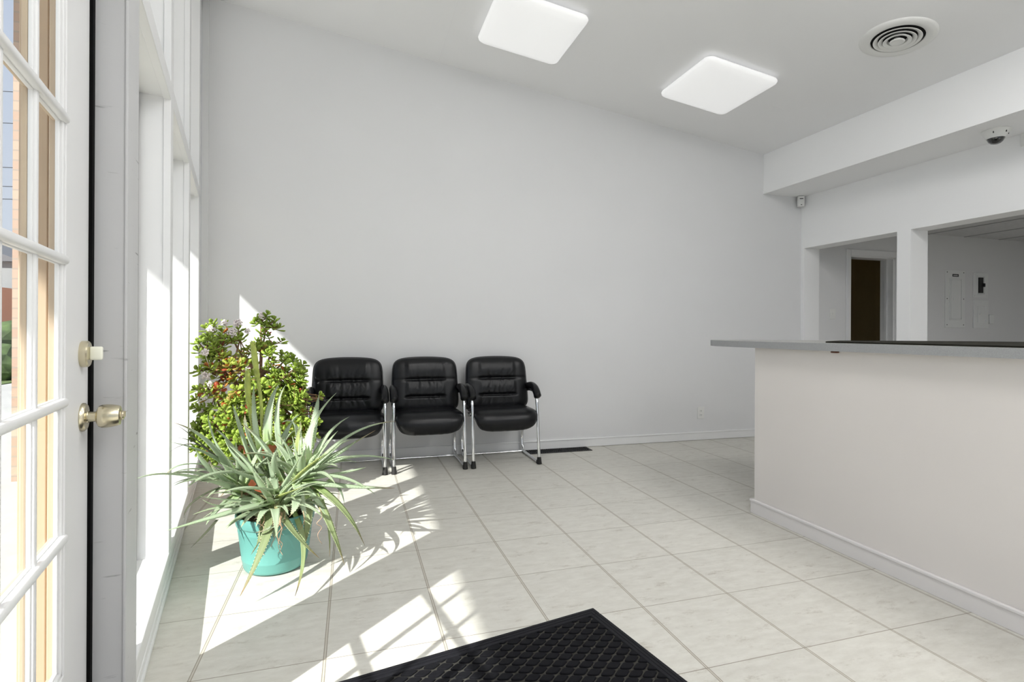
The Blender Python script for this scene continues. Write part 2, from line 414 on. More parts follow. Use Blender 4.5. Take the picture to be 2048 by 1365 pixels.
box(bm, 4.6, 4.7, 0.16, 3.0, -0.1, 2.5); box(bm, 7.5, 7.6, 0.16, 3.0, -0.1, 2.5); box(bm, 4.6, 7.6, 3.0, 3.1, -0.1, 2.5); box(bm, 4.6, 7.6, 0.16, 3.1, 2.4, 2.5); box(bm, 4.6, 7.6, 0.16, 3.1, -0.1, -0.002)
structure(link('wall_store', bm, 'brown', mw=BWM))
# dark chair back and low glint of something in the dark room
b_ = bmesh.new(); box(b_, 5.7, 6.35, 1.2, 1.25, 0.62, 1.09, bev=0.02); box(b_, 5.72, 5.76, 1.2, 1.24, 0.0, 0.64); box(b_, 6.29, 6.33, 1.2, 1.24, 0, 0.64); box(b_, 5.7, 6.35, 0.8, 1.2, 0.44, 0.5, bev=0.02); box(b_, 5.72, 5.76, 0.82, 0.86, 0, 0.45); box(b_, 6.29, 6.33, 0.82, 0.86, 0, 0.45)
o = tag(link('side_chair', b_, 'black', mw=BWM), 'black chair back just visible in the dark room beyond the inner doorway', 'chair')

# ================================================================== SHOP FRONT (local: x along the wall, y outwards, z up)
ANG = math.atan2(0.983, -0.185)
WM = Matrix.Translation((-0.268, 0, 0)) @ Matrix.Rotation(ANG, 4, 'Z')
def wbox(name, m, dims, bev=0.0, kind=True):
    b_ = bmesh.new()
    for d in (dims if isinstance(dims[0], (tuple, list)) else [dims]): box(b_, *d, bev=bev)
    o = link(name, b_, m, mw=WM)
    if kind: structure(o)
    return o
T1, T2, T3, T4, T5, T6 = 1.83, 2.700, 2.785, 3.680, 3.765, 4.590     # window edges along the wall
DEP = 0.13
# bottom curb with a rounded base moulding, sill board, inner stop
b_ = bmesh.new()
box(b_, 1.64, 4.83, 0.003, 0.22, 0.0, 0.105)
box(b_, 1.64, 4.83, -0.006, 0.02, 0.0, 0.022, bev=0.005); box(b_, 1.64, 4.83, 0.0, 0.02, 0.022, 0.05, bev=0.003)
structure(link('baseboard_left', b_, 'trim', mw=WM))
SILL = 0.125
wbox('trim_5', 'trim', [(1.64, 4.83, -0.002, 0.030, 0.10, SILL + 0.012), (1.64, 4.83, 0.034, 0.22, 0.10, SILL)], 0.003)
# rail over the lower windows
wbox('trim_6', 'trim', [(1.64, 4.83, 0.0, 0.030, 2.125, 2.205), (1.64, 4.83, 0.030, 0.20, 2.135, 2.200)], 0.003)
# posts: door post, two mullions, end post
def post(name, a, b, nose=0.006):
    return wbox(name, 'trim', [(a - nose, b + nose, 0.0, 0.028, SILL + 0.008, 2.130), (a, b, 0.028, 0.15, SILL - 0.003, 2.140),
                               (a - nose, b + nose, 0.0, 0.028, 2.20, 3.745), (a, b, 0.028, 0.15, 2.198, 3.745)], 0.002)
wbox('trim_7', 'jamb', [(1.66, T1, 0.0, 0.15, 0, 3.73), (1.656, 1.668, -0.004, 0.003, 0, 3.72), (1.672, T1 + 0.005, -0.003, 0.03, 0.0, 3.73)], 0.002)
post('trim_8', T2, T3); post('trim_9', T4, T5)
wbox('trim_10', 'trim', [(T6, 4.83, 0.0, 0.15, SILL, 3.775)], 0.002)
# frame boards up under the ceiling
wbox('trim_11', 'trim', [(1.64, 3.2, 0.0, 0.15, 3.66, 3.745), (3.2, 4.83, 0.0, 0.15, 3.69, 3.79)])
# exterior: tan mullion covers and the tan door jamb
wbox('trim_12', 'tan', [(1.62, T1 - 0.03, 0.151, 0.205, -0.02, 3.75), (1.63, 1.66, 0.114, 0.20, -0.02, 2.30)], 0.002)
for nm, a, b in (('trim_13', T2, T3), ('trim_14', T4, T5), ('trim_15', T6, 4.85)):
    wbox(nm, 'tan', [(a + 0.012, b - 0.012, 0.151, 0.20, 0.10, 3.75)], 0.002)
wbox('trim_16', 'tan', [(1.64, 4.83, 0.205, 0.235, -0.02, 0.11)])
# the windows: dark-edged frame and one pane each
def window(n, a, b, z0, z1):
    e = structure(empty('window_%d' % n)); e.matrix_world = WM
    g = 0.020
    part('frame', 'gasket', e, [(a, a + g, 0.116, 0.146, z0, z1), (b - g, b, 0.116, 0.146, z0, z1), (a + g, b - g, 0.116, 0.146, z0, z0 + g), (a + g, b - g, 0.116, 0.146, z1 - g, z1)], 0.001)
    part('pane', 'glass', e, [(a + g * 0.8, b - g * 0.8, 0.128, 0.133, z0 + g * 0.8, z1 - g * 0.8)])
    return e
lo, hi = SILL + 0.0005, 2.134
window(1, T1 + 0.001, T2 - 0.001, lo, hi); window(2, T3 + 0.001, T4 - 0.001, lo, hi); window(3, T5 + 0.001, T6 - 0.001, lo, hi)
window(4, T1 + 0.001, T2 - 0.001, 2.201, 3.658); window(5, T3 + 0.001, T4 - 0.001, 2.201, 3.665); window(6, T5 + 0.001, T6 - 0.001, 2.201, 3.69)
# behind the camera the shop front carries on
D0, D1, DZ = 0.52, 1.642, 2.06
wbox('wall_left', 'trim', [(0.36, D0 - 0.01, 0, 0.15, 0, 3.70), (D0 - 0.01, 1.66, 0, 0.15, DZ + 0.04, 2.2), (D0 - 0.01, 1.66, 0, 0.15, 3.62, 3.72), (-2.9, 0.36, 0, 0.15, 0, 0.13), (-2.9, 0.36, 0, 0.15, 2.13, 2.20),
                           (-0.70, -0.60, 0, 0.15, 0.13, 3.68), (-1.85, -1.75, 0, 0.15, 0.13, 3.66), (-2.95, -2.8, 0, 0.15, 0, 3.6), (-2.9, 0.36, 0, 0.15, 3.55, 3.70)])
window(7, -0.60, 0.36, 0.13, 2.13); window(8, -1.75, -0.70, 0.13, 2.13); window(9, -2.8, -1.85, 0.13, 2.13)
def added_window(n, a, b, z0, z1):  # window added in the unseen front wall for its sunlight
    e = structure(empty('window_%d' % n))
    part('frame', 'gasket', e, [(a, a + 0.02, -2.94, -2.90, z0, z1), (b - 0.02, b, -2.94, -2.90, z0, z1), (a, b, -2.94, -2.90, z0, z0 + 0.02), (a, b, -2.94, -2.90, z1 - 0.02, z1)])
    part('pane', 'glass', e, [(a + 0.01, b - 0.01, -2.925, -2.92, z0 + 0.01, z1 - 0.01)])
for i in range(4): added_window(13 + i, GX[i] + (0.041 if i else 0.001), GX[i + 1] - 0.041 + (0.12 if i == 3 else 0), 0.121, 2.749)
window(10, -0.60, 0.36, 2.20, 3.55); window(11, -1.75, -0.70, 2.20, 3.55); window(12, D0, 1.66, 2.20, 3.62)

# ------------------------------------------------------------------ glazed door in the shop front
door = structure(empty('door_1')); door.matrix_world = WM
K0, K1 = 0.074, 0.105
cols = [0.740, 0.915, 1.090, 1.265, 1.440]
rows = [0.350, 0.652, 0.953, 1.268, 1.580, 1.885]
b_ = bmesh.new()
KM = 0.0905
box(b_, cols[-1], D1, K0, KM, 0.012, DZ, bev=0.002); box(b_, D0, cols[0], K0, KM, 0.012, DZ, bev=0.002)
box(b_, cols[0] - 0.002, cols[-1] + 0.002, K0, KM, 0.012, rows[0], bev=0.002); box(b_, cols[0] - 0.002, cols[-1] + 0.002, K0, KM, rows[-1], DZ, bev=0.002)
link('stiles_and_rails', b_, 'trim', door)
# the weather side of the door, painted tan
b_ = bmesh.new()
box(b_, cols[-1] + 0.001, D1 - 0.001, KM, K1, 0.013, DZ - 0.001, bev=0.002); box(b_, D0 + 0.001, cols[0] - 0.001, KM, K1, 0.013, DZ - 0.001, bev=0.002)
box(b_, cols[0] - 0.002, cols[-1] + 0.002, KM, K1, 0.013, rows[0] - 0.001, bev=0.002); box(b_, cols[0] - 0.002, cols[-1] + 0.002, KM, K1, rows[-1] + 0.001, DZ - 0.001, bev=0.002)
for c in cols[1:-1]: box(b_, c - 0.008, c + 0.008, KM, K1 - 0.004, rows[0], rows[-1], bev=0.003)
for r in rows[1:-1]: box(b_, cols[0], cols[-1], KM, K1 - 0.006, r - 0.008, r + 0.008, bev=0.003)
xt = link('exterior_lattice', b_, 'tan', door); xt['label'] = 'tan painted weather side'
# stuck moulding round the glass, stepped
b_ = bmesh.new()
for w_, ka, kb in ((0.010, 0.077, KM), (0.016, 0.0825, KM)):
    box(b_, cols[-1] - w_, cols[-1] + 0.002, ka, kb, rows[0] - 0.002, rows[-1] + 0.002, bev=0.002); box(b_, cols[0] - 0.002, cols[0] + w_, ka, kb, rows[0] - 0.002, rows[-1] + 0.002, bev=0.002)
    box(b_, cols[0], cols[-1], ka, kb, rows[0] - 0.002, rows[0] + w_, bev=0.002); box(b_, cols[0], cols[-1], ka, kb, rows[-1] - w_, rows[-1] + 0.002, bev=0.002)
link('glazing_bead', b_, 'trim', door)
for c in cols[1:-1]:
    b_ = bmesh.new(); box(b_, c - 0.009, c + 0.009, 0.0825, KM, rows[0], rows[-1], bev=0.002); box(b_, c - 0.007, c + 0.007, 0.077, 0.086, rows[0], rows[-1], bev=0.003, seg=3)
    auto_smooth(link('muntin', b_, 'trim', door))
for r in rows[1:-1]:
    b_ = bmesh.new(); box(b_, cols[0], cols[-1] + 0.004, 0.0815, KM, r - 0.012, r + 0.012, bev=0.003); box(b_, cols[0], cols[-1] + 0.006, 0.067, 0.086, r - 0.010, r + 0.010, bev=0.008, seg=4)
    auto_smooth(link('muntin', b_, 'trim', door))
part('pane', 'glass', door, [(cols[0], cols[-1], 0.0865, 0.0895, rows[0], rows[-1])])
b_ = bmesh.new(); box(b_, D1 - 0.006, 1.6595, 0.0665, 0.11, 0.0, DZ + 0.03)
link('weather_strip', b_, 'strip', door)
part('head', 'trim', door, [(D0 - 0.01, 1.66, 0.0, 0.15, DZ + 0.002, DZ + 0.045)])
part('threshold', 'gasket', door, [(D0, 1.66, 0.0, 0.16, -0.001, 0.010)])
# knob (axis points into the room: -y)
def axis_m(t, k, z): return Matrix.Translation((t, k, z)) @ Matrix.Rotation(math.pi / 2, 4, 'X')
kn = bmesh.new(); A_ = axis_m(1.580, K0, 0.900)
lathe(kn, [(0.0, 0.0), (0.034, 0.0), (0.035, 0.002), (0.034, 0.006), (0.030, 0.010), (0.016, 0.012), (0.0145, 0.014)], 32, A_, caps=False)
rose = auto_smooth(link('knob_rose', kn, 'nickel', door))
kn = bmesh.new()
lathe(kn, [(0.0135, 0.012), (0.0125, 0.020), (0.0125, 0.028), (0.018, 0.030), (0.0255, 0.034), (0.0285, 0.040), (0.0292, 0.048), (0.028, 0.060), (0.0255, 0.072), (0.0235, 0.0765), (0.018, 0.078), (0.0165, 0.077), (0.0, 0.077)], 36, A_, caps=False)
knob = auto_smooth(link('knob', kn, 'nickel', door))
kn = bmesh.new(); lathe(kn, [(0.0115, 0.0765), (0.0115, 0.082), (0.010, 0.084), (0.0, 0.084)], 20, A_, caps=False); box(kn, 1.578, 1.582, K0 - 0.0875, K0 - 0.083, 0.896, 0.910)
auto_smooth(link('turn_button', kn, 'nickel', knob))
kn = bmesh.new(); A_ = axis_m(1.575, K0, 1.055)
lathe(kn, [(0.0, 0.0), (0.0315, 0.0), (0.0325, 0.002), (0.032, 0.013), (0.029, 0.016), (0.0, 0.017)], 32, A_, caps=False)
db = auto_smooth(link('deadbolt', kn, 'nickel', door))
kn = bmesh.new(); box(kn, 1.5685, 1.5815, K0 - 0.042, K0 - 0.016, 1.040, 1.073, bev=0.004, seg=3)
auto_smooth(link('thumb_turn', kn, 'ivory', db))

# ================================================================== OUTSIDE
sbox('pavement', 'concrete', (-60, -0.2, -40, 60, -0.4, -0.04)).location = (0, 0, 0)
bm = bmesh.new(); box(bm, -2.47, -1.30, 4.92, 5.15, -0.04, 3.98)
structure(link('wall_outside', bm, 'brick'))
o = sbox('lawn', 'grass', (-40, -7.0, 12.0, 24.0, -0.10, -0.02)); o['kind'] = 'structure'

bm = bmesh.new(); t = bmesh.new(); rnd = random.Random(5)
hd = empty('hedge', (-9.5, 15.0, 0)); tag(hd, 'green and brown hedge on the lawn seen through the glazed door', 'hedge')
for i in range(60):
    t = bmesh.new(); bmesh.ops.create_icosphere(t, subdivisions=2, radius=rnd.uniform(0.3, 0.55))
    for v in t.verts: v.co *= rnd.uniform(0.8, 1.15)
    merge(bm, t, Matrix.Translation((rnd.uniform(-2.6, 2.6), rnd.uniform(-0.5, 0.5), rnd.uniform(0.2, 0.9))))
link('foliage', bm, 'hedge', hd)
# houses across the road
def house(name, x, y, w, d, h, m, label, roof=True, cat='building'):
    e = tag(empty(name, (x, y, 0)), label, cat)
    part('wall', m, e, [(-w / 2, w / 2, -d / 2, d / 2, -0.1, h)])
    if roof:
        b_ = bmesh.new(); pts = [(-w / 2 - 0.3, h), (w / 2 + 0.3, h), (0, h + w * 0.22)]
        a = [b_.verts.new((p, -d / 2 - 0.3, q)) for p, q in pts]; c = [b_.verts.new((p, d / 2 + 0.3, q)) for p, q in pts]
        b_.faces.new(a); b_.faces.new(c[::-1])
        for i in range(3): b_.faces.new((a[i], a[(i + 1) % 3], c[(i + 1) % 3], c[i]))
        link('roof', b_, 'roof', e)
    for i in range(4):
        f = part('window_frame', 'trim', e, [(-w / 2 + 0.8 + i * (w - 1.6) / 3.3, -w / 2 + 1.6 + i * (w - 1.6) / 3.3, -d / 2 - 0.05, -d / 2 + 0.02, 1.0, 2.1)])
        part('window_pane', 'gasket', f, [(-w / 2 + 0.88 + i * (w - 1.6) / 3.3, -w / 2 + 1.52 + i * (w - 1.6) / 3.3, -d / 2 - 0.06, -d / 2 + 0.01, 1.08, 2.02)])
    return e
house('house', -21.0, 37.0, 9.0, 7.0, 4.6, 'siding', 'grey house with a pitched roof far beyond the glazed door')
house('shop_building', -17.5, 29.0, 5.0, 5.0, 3.0, 'orange', 'low orange building far beyond the glazed door', roof=False)
for i, (z, dz) in enumerate(((5.2, 0.0), (5.6, 0.0), (6.2, 0.0), (7.6, 0.0), (8.6, 0.0))):
    b_ = bmesh.new(); tube(b_, [(-40 + 8 * k, 25 - 1.2 * k, z + dz * k + 0.05 * (k - 3) ** 2) for k in range(7)], 0.012, 5)
    tag(link('overhead_wire', b_, 'wire'), 'thin dark overhead wire outside the glazed door, ' + ('lowest of five', 'second lowest', 'middle one of five', 'second highest', 'highest of five')[i], 'wire', 'overhead wires outside')

# ================================================================== CEILING AND WALL FITTINGS
SL = math.atan(0.1372)
def ceil_m(x, y, drop=0.0):    # frame on the sloping ceiling, -z into the room
    return Matrix.Translation((x, y, CZ(x))) @ Matrix.Rotation(SL, 4, 'Y') @ Matrix.Translation((0, 0, -drop))
def rrect(w, h, r, n=6):
    out = []
    for cx, cy, a0 in ((w - r, h - r, 0), (-w + r, h - r, 90), (-w + r, -h + r, 180), (w - r, -h + r, 270)):
        for k in range(n + 1):
            a = math.radians(a0 + 90 * k / n); out.append((cx + r * math.cos(a), cy + r * math.sin(a)))
    return out
def loft(bm, rings, cap0=True, cap1=True):
    R_ = [[bm.verts.new(p) for p in r] for r in rings]; n = len(R_[0])
    for a, b in zip(R_, R_[1:]):
        for i in range(n): bm.faces.new((a[i], a[(i + 1) % n], b[(i + 1) % n], b[i]))
    if cap0: bm.faces.new(R_[0][::-1])
    if cap1: bm.faces.new(R_[-1])
def fixture(x, y, lens, label, grp):
    e = tag(empty('ceiling_light'), label, 'ceiling light', grp); e.matrix_world = ceil_m(x, y)
    b_ = bmesh.new(); box(b_, -0.285, 0.285, -0.285, 0.285, -0.035, -0.0005); link('pan', b_, 'pan', e)
    b_ = bmesh.new(); rings = []
    for s, z in ((0.325, -0.028), (0.337, -0.034), (0.342, -0.046), (0.338, -0.060), (0.325, -0.071), (0.27, -0.080), (0.16, -0.085)):
        rings.append([(p, q, z) for p, q in rrect(s, s, 0.055 * s / 0.34)])
    loft(b_, rings); auto_smooth(link('lens', b_, lens, e), 60)
    return e
fixture(1.285, 3.785, 'lens', 'square white ceiling light nearest the window wall, over the black chairs', None)
fixture(2.93, 3.755, 'lens', 'square white ceiling light midway between the round vent and the back wall', None)
for x, y in ((1.285, 1.80), (2.93, 1.75), (1.285, 0.0), (2.93, 0.0), (1.285, -1.7), (2.93, -1.7)):  # unseen fixtures added to even out the room light
    fixture(x, y, 'lens_fill', 'added square ceiling fill light out of view, %s the shop front, %s row' % ('near' if x < 2 else 'far from', 'first' if y > 1 else 'second' if y > -1 else 'third'), 'added ceiling fill lights out of view')

e = tag(empty('ceiling_light', (6.7, 1.6, 2.3248)), 'added fill light for the office, above and out of view', 'ceiling light')  # unseen fixture added to brighten the office
b_ = bmesh.new(); box(b_, -0.29, 0.29, -0.59, 0.59, -0.012, -0.0052); link('frame', b_, 'trim', e)
b_ = bmesh.new(); box(b_, -0.27, 0.27, -0.57, 0.57, -0.0145, -0.012); link('lens', b_, 'lens_office_fill', e)
v = tag(empty('ceiling_vent'), 'round white ceiling air diffuser with nested rings', 'vent'); v.matrix_world = ceil_m(3.56, 2.695)
Z_ = Matrix.Rotation(math.pi, 4, 'X')
def ring(name, prof, m='plastic'):
    b_ = bmesh.new(); lathe(b_, prof, 56, Z_, caps=False); return auto_smooth(link(name, b_, m, v), 50)
ring('flange', [(0.155, -0.002), (0.155, 0.010), (0.168, 0.016), (0.190, 0.017), (0.210, 0.012), (0.222, 0.004), (0.224, 0.0)])
b_ = bmesh.new(); lathe(b_, [(0.0, 0.0012), (0.157, 0.0012)], 40, Z_, caps=False); link('duct_opening', b_, 'hole', v)
for r, z in ((0.128, 0.018), (0.098, 0.023), (0.070, 0.028)):
    ring('cone_ring', [(r - 0.016, 0.004), (r - 0.010, z - 0.006), (r + 0.010, z), (r + 0.012, z - 0.002), (r - 0.006, z - 0.012), (r - 0.012, 0.004), (r - 0.016, 0.004)])
ring('centre_disc', [(0.0, 0.028), (0.020, 0.029), (0.034, 0.034), (0.042, 0.032), (0.044, 0.028), (0.03, 0.02), (0.02, 0.004), (0.0, 0.004)])

# short raised mark left on the ceiling, and the open plaster seam near the first light
b_ = bmesh.new(); box(b_, -0.05, 0.05, -0.002, 0.002, -0.002, 0.0005); box(b_, -0.052, -0.048, -0.002, 0.05, -0.002, 0.0005)
structure(link('trim_18', b_, 'ceil', mw=ceil_m(3.62, 3.82)))
b_ = bmesh.new(); box(b_, -0.0012, 0.0012, 0.0, 0.5, -0.0015, 0.0005); box(b_, -0.0015, 0.0015, -0.5, 0.0, -0.0015, 0.0005)
structure(link('trim_19', b_, 'base', mw=ceil_m(0.725, 4.2)))

# wall socket
def plate(b_, w, h, d=0.006): box(b_, -w / 2, w / 2, -d, 0, -h / 2, h / 2, bev=0.002)
def on_back(x, z, name, label, cat):
    e = tag(empty(name), label, cat); e.matrix_world = Matrix.Translation((x, BWY(x) - 0.0003, z)) @ Matrix.Rotation(BW_ROT, 4, 'Z'); return e
e = on_back(3.475, 0.283, 'wall_socket', 'white double wall socket low on the back wall left of the counter', 'socket')
b_ = bmesh.new(); plate(b_, 0.078, 0.122); link('cover_plate', b_, 'plastic', e)
for dz in (0.021, -0.021):
    b_ = bmesh.new(); box(b_, -0.016, 0.016, -0.0085, -0.005, dz - 0.014, dz + 0.014, bev=0.002); r_ = link('receptacle', b_, 'plastic', e)
    b_ = bmesh.new(); box(b_, -0.008, -0.0055, -0.0088, -0.008, dz - 0.004, dz + 0.006); box(b_, 0.0055, 0.008, -0.0088, -0.008, dz - 0.004, dz + 0.006); box(b_, -0.002, 0.002, -0.0088, -0.008, dz - 0.010, dz - 0.006); link('slots', b_, 'hole', r_)
e = on_back(5.20, 1.335, 'light_switch', 'white toggle light switch beside the inner doorway', 'switch')
b_ = bmesh.new(); plate(b_, 0.080, 0.118); link('cover_plate', b_, 'plastic', e)
b_ = bmesh.new(); box(b_, -0.005, 0.005, -0.018, -0.005, -0.004, 0.012, bev=0.002); link('toggle', b_, 'plastic', e)
for dz in (0.04, -0.04):
    b_ = bmesh.new(); lathe(b_, [(0.003, 0), (0.003, 0.0075), (0, 0.008)], 10, Matrix.Translation((0, 0, dz)) @ Matrix.Rotation(math.pi / 2, 4, 'X')); link('screw', b_, 'steel', e)
# breaker panel and the two small boxes right of it
def screws(e, pts, m='black', r=0.006, d=0.010):
    for x, z in pts:
        b_ = bmesh.new(); lathe(b_, [(r, 0), (r, d), (0, d + 0.002)], 12, Matrix.Translation((x, 0, z)) @ Matrix.Rotation(math.pi / 2, 4, 'X')); link('screw', b_, m, e)
e = on_back(7.10, 1.55, 'breaker_box', 'tall grey metal breaker panel with a long door on the office wall', 'electrical panel')
b_ = bmesh.new(); box(b_, -0.165, 0.165, -0.012, 0, -0.355, 0.355, bev=0.003); link('cover', b_, 'steel', e)
b_ = bmesh.new()
for d in ((-0.105, 0.105, -0.020, -0.012, -0.265, -0.250), (-0.105, 0.105, -0.020, -0.012, 0.237, 0.252), (-0.105, -0.092, -0.022, -0.012, -0.25, 0.24), (0.092, 0.105, -0.022, -0.012, -0.25, 0.24)): box(b_, *d, bev=0.003)
link('door_surround', b_, 'steel', e)
b_ = bmesh.new(); box(b_, -0.090, 0.088, -0.019, -0.012, -0.245, 0.232, bev=0.003); box(b_, -0.088, -0.060, -0.024, -0.018, -0.243, 0.230, bev=0.004); d_ = link('door', b_, 'steel', e)
b_ = bmesh.new(); box(b_, -0.05, -0.042, -0.024, -0.019, -0.015, 0.015, bev=0.001); link('latch', b_, 'steel', d_)
b_ = bmesh.new(); box(b_, -0.052, 0.052, -0.0138, -0.012, 0.272, 0.304); lb = link('name_plate', b_, 'black', e)
b_ = bmesh.new()
rn = random.Random(3)
for k in range(6): box(b_, -0.038 + k * 0.013, -0.038 + k * 0.013 + 0.008, -0.0142, -0.0138, 0.282, 0.282 + rn.uniform(0.008, 0.014))
link('name_plate_marks', b_, 'steel', lb)
screws(e, [(-0.14, 0.325), (0.14, 0.325), (-0.14, 0.0), (0.14, 0.0), (-0.14, -0.32), (0.14, -0.32)], d=0.014)
e = on_back(7.54, 1.73, 'breaker_box', 'small grey box with a black breaker switch, right of the tall breaker panel', 'electrical box')
b_ = bmesh.new(); box(b_, -0.125, 0.125, -0.012, 0, -0.155, 0.155, bev=0.003); link('cover', b_, 'steel', e)
b_ = bmesh.new(); 
for d in ((-0.072, 0.072, -0.020, -0.012, -0.125, -0.112), (-0.072, 0.072, -0.020, -0.012, 0.105, 0.118), (-0.072, -0.062, -0.020, -0.012, -0.112, 0.105), (0.05, 0.072, -0.020, -0.012, -0.112, 0.105)): box(b_, *d, bev=0.002)
link('rim', b_, 'steel', e)
b_ = bmesh.new(); box(b_, -0.05, 0.018, -0.030, -0.012, -0.098, 0.095, bev=0.004); br_ = link('breaker', b_, 'black', e)
b_ = bmesh.new(); box(b_, 0.0, 0.030, -0.045, -0.030, -0.022, 0.022, bev=0.004); link('breaker_handle', b_, 'black', br_)
screws(e, [(-0.105, 0.132), (0.105, 0.132), (-0.105, -0.132), (0.105, -0.132)], 'steel', 0.005, 0.015)
e = on_back(7.545, 1.368, 'switch_box', 'small grey cover plate with a hinged flap below the black breaker switch', 'electrical box')
b_ = bmesh.new(); box(b_, -0.128, 0.128, -0.014, 0, -0.178, 0.178, bev=0.003); link('cover', b_, 'steel', e)
b_ = bmesh.new(); box(b_, -0.065, 0.065, -0.020, -0.014, -0.11, 0.10, bev=0.003); f_ = link('flap', b_, 'steel', e)
b_ = bmesh.new(); lathe(b_, [(0.012, 0), (0.012, 0.030), (0.0, 0.032)], 14, Matrix.Translation((-0.03, 0, 0.0)) @ Matrix.Rotation(math.pi / 2, 4, 'X')); link('knob', b_, 'chrome', f_)
for dz in (0.075, -0.085):
    b_ = bmesh.new(); box(b_, 0.058, 0.072, -0.026, -0.014, dz - 0.022, dz + 0.022, bev=0.003); link('hinge', b_, 'steel', f_)
screws(e, [(-0.10, 0.0), (0.10, 0.0), (0, 0.15), (0, -0.15)], 'steel', 0.004, 0.016)
b_ = bmesh.new(); box(b_, -0.038, 0.038, -0.020, 0, -0.056, 0.056, bev=0.003)
o = link('wall_box', b_, 'steel'); o.matrix_world = Matrix.Translation((7.725, BWY(7.725) - 0.0003, 1.306)) @ Matrix.Rotation(BW_ROT, 4, 'Z')
tag(o, 'tiny pale box on the office wall at the right of the hinged flap plate', 'electrical box')

# motion sensor tucked in the corner under the bulkhead
e = tag(empty('motion_sensor', (4.700, 4.628, 2.562), math.radians(-28)), 'small white motion sensor in the corner under the bulkhead', 'sensor')
b_ = bmesh.new(); box(b_, -0.034, 0.034, -0.030, 0.018, -0.058, 0.058, bev=0.010, seg=3); auto_smooth(link('housing', b_, 'plastic', e), 50)
b_ = bmesh.new(); box(b_, -0.018, 0.018, -0.0315, -0.029, 0.022, 0.030); link('slot', b_, 'black', e)
b_ = bmesh.new(); box(b_, -0.006, 0.006, -0.0315, -0.029, -0.044, -0.037); link('slot', b_, 'black', e)
b_ = bmesh.new(); box(b_, -0.022, 0.022, 0.018, 0.034, -0.03, 0.03); link('mount', b_, 'plastic', e)
# dome camera on the soffit
e = tag(empty('dome_camera', (4.545, 2.700, 2.6218)), 'white dome security camera with a black dome under the bulkhead', 'camera')
b_ = bmesh.new(); lathe(b_, [(0.0, 0.0), (0.084, 0.0), (0.086, 0.006), (0.084, 0.010), (0.078, 0.014), (0.062, 0.044), (0.056, 0.058), (0.053, 0.060), (0.050, 0.056), (0.0, 0.056)], 48, Z_, caps=False); auto_smooth(link('housing', b_, 'plastic', e), 40)
b_ = bmesh.new(); lathe(b_, [(0.051, 0.054), (0.048, 0.070), (0.040, 0.085), (0.027, 0.096), (0.013, 0.101), (0.0, 0.102)], 40, Z_, caps=False); auto_smooth(link('dome', b_, 'dome', e), 60)
for a in (200, 262, 320, 60):
    r = math.radians(a); b_ = bmesh.new(); box(b_, 0.069, 0.075, -0.003, 0.003, -0.034, -0.020, bev=0.001)
    link('screw_slot', b_, 'black', e, mw=Matrix.Rotation(r, 4, 'Z'))
b_ = bmesh.new(); box(b_, -0.012, 0.0, -0.05, 0.05, -0.095, 0.0, bev=0.002); o = link('cable_cover', b_, 'plastic', loc=(HX(2.64) - 0.0005, 2.64, 2.6215)); tag(o, 'short white cable cover on the wall beside the dome camera', 'cable cover')

# ================================================================== COUNTER
ct = tag(empty('reception_counter', (2.39, 2.0, 0)), 'reception counter with a pinkish white panel front and a rounded grey laminate top', 'counter')
CTI = Matrix.Translation((-2.39, -2.0, 0))
def cpart(name, b_, m): return link(name, b_, m, ct, mw=CTI)
b_ = bmesh.new(); box(b_, 2.39, 2.50, -1.6, 2.695, 0.0, 1.0235); cpart('front_panel', b_, 'panel')
b_ = bmesh.new(); box(b_, 2.50, 3.9, 2.585, 2.695, 0.0, 1.0235); cpart('end_panel', b_, 'panel')
b_ = bmesh.new(); box(b_, 2.375, 2.3895, -1.6, 2.695, 0.001, 0.072); box(b_, 2.370, 2.3895, -1.6, 2.695, 0.072, 0.086, bev=0.003)
box(b_, 2.375, 3.9, 2.6953, 2.71, 0.001, 0.072); box(b_, 2.370, 3.9, 2.6953, 2.715, 0.072, 0.086, bev=0.003); cpart('base_moulding', b_, 'panelbase')
outl = [(2.335, -1.65), (2.335, 2.50)] + [tuple(p)[:2] for p in spline([(2.335, 2.50, 0), (2.345, 2.85, 0), (2.40, 3.12, 0), (2.56, 3.28, 0), (2.85, 3.30, 0), (3.2, 3.12, 0), (3.7, 2.72, 0), (4.25, 2.30, 0)], 8)[1:]] + [(4.25, 1.9), (3.2, 1.9), (3.2, -1.65)]
b_ = bmesh.new(); prism(b_, outl, 1.0245, 1.064)
top = cpart('countertop', b_, 'lamtop'); top.data.materials.append(M['lamedge'])
for p in top.data.polygons:
    if abs(p.normal.z) < 0.5: p.material_index = 1
for y in (2.12,):
    b_ = bmesh.new(); box(b_, 2.368, 2.3895, y - 0.018, y + 0.018, 1.014, 1.0243, bev=0.004); o = cpart('bracket', b_, 'bracket')
dm = bmesh.new(); prism(dm, [(2.46, 2.25), (2.40, 1.50), (2.39, 1.32), (2.40, 0.6), (3.1, 0.6), (3.9, 1.95), (3.60, 2.30), (2.9, 2.55)], 1.0645, 1.0715)
tag(link('desk_mat', dm, 'desk'), 'thin black sheet lying flat on the grey counter top', 'desk mat')

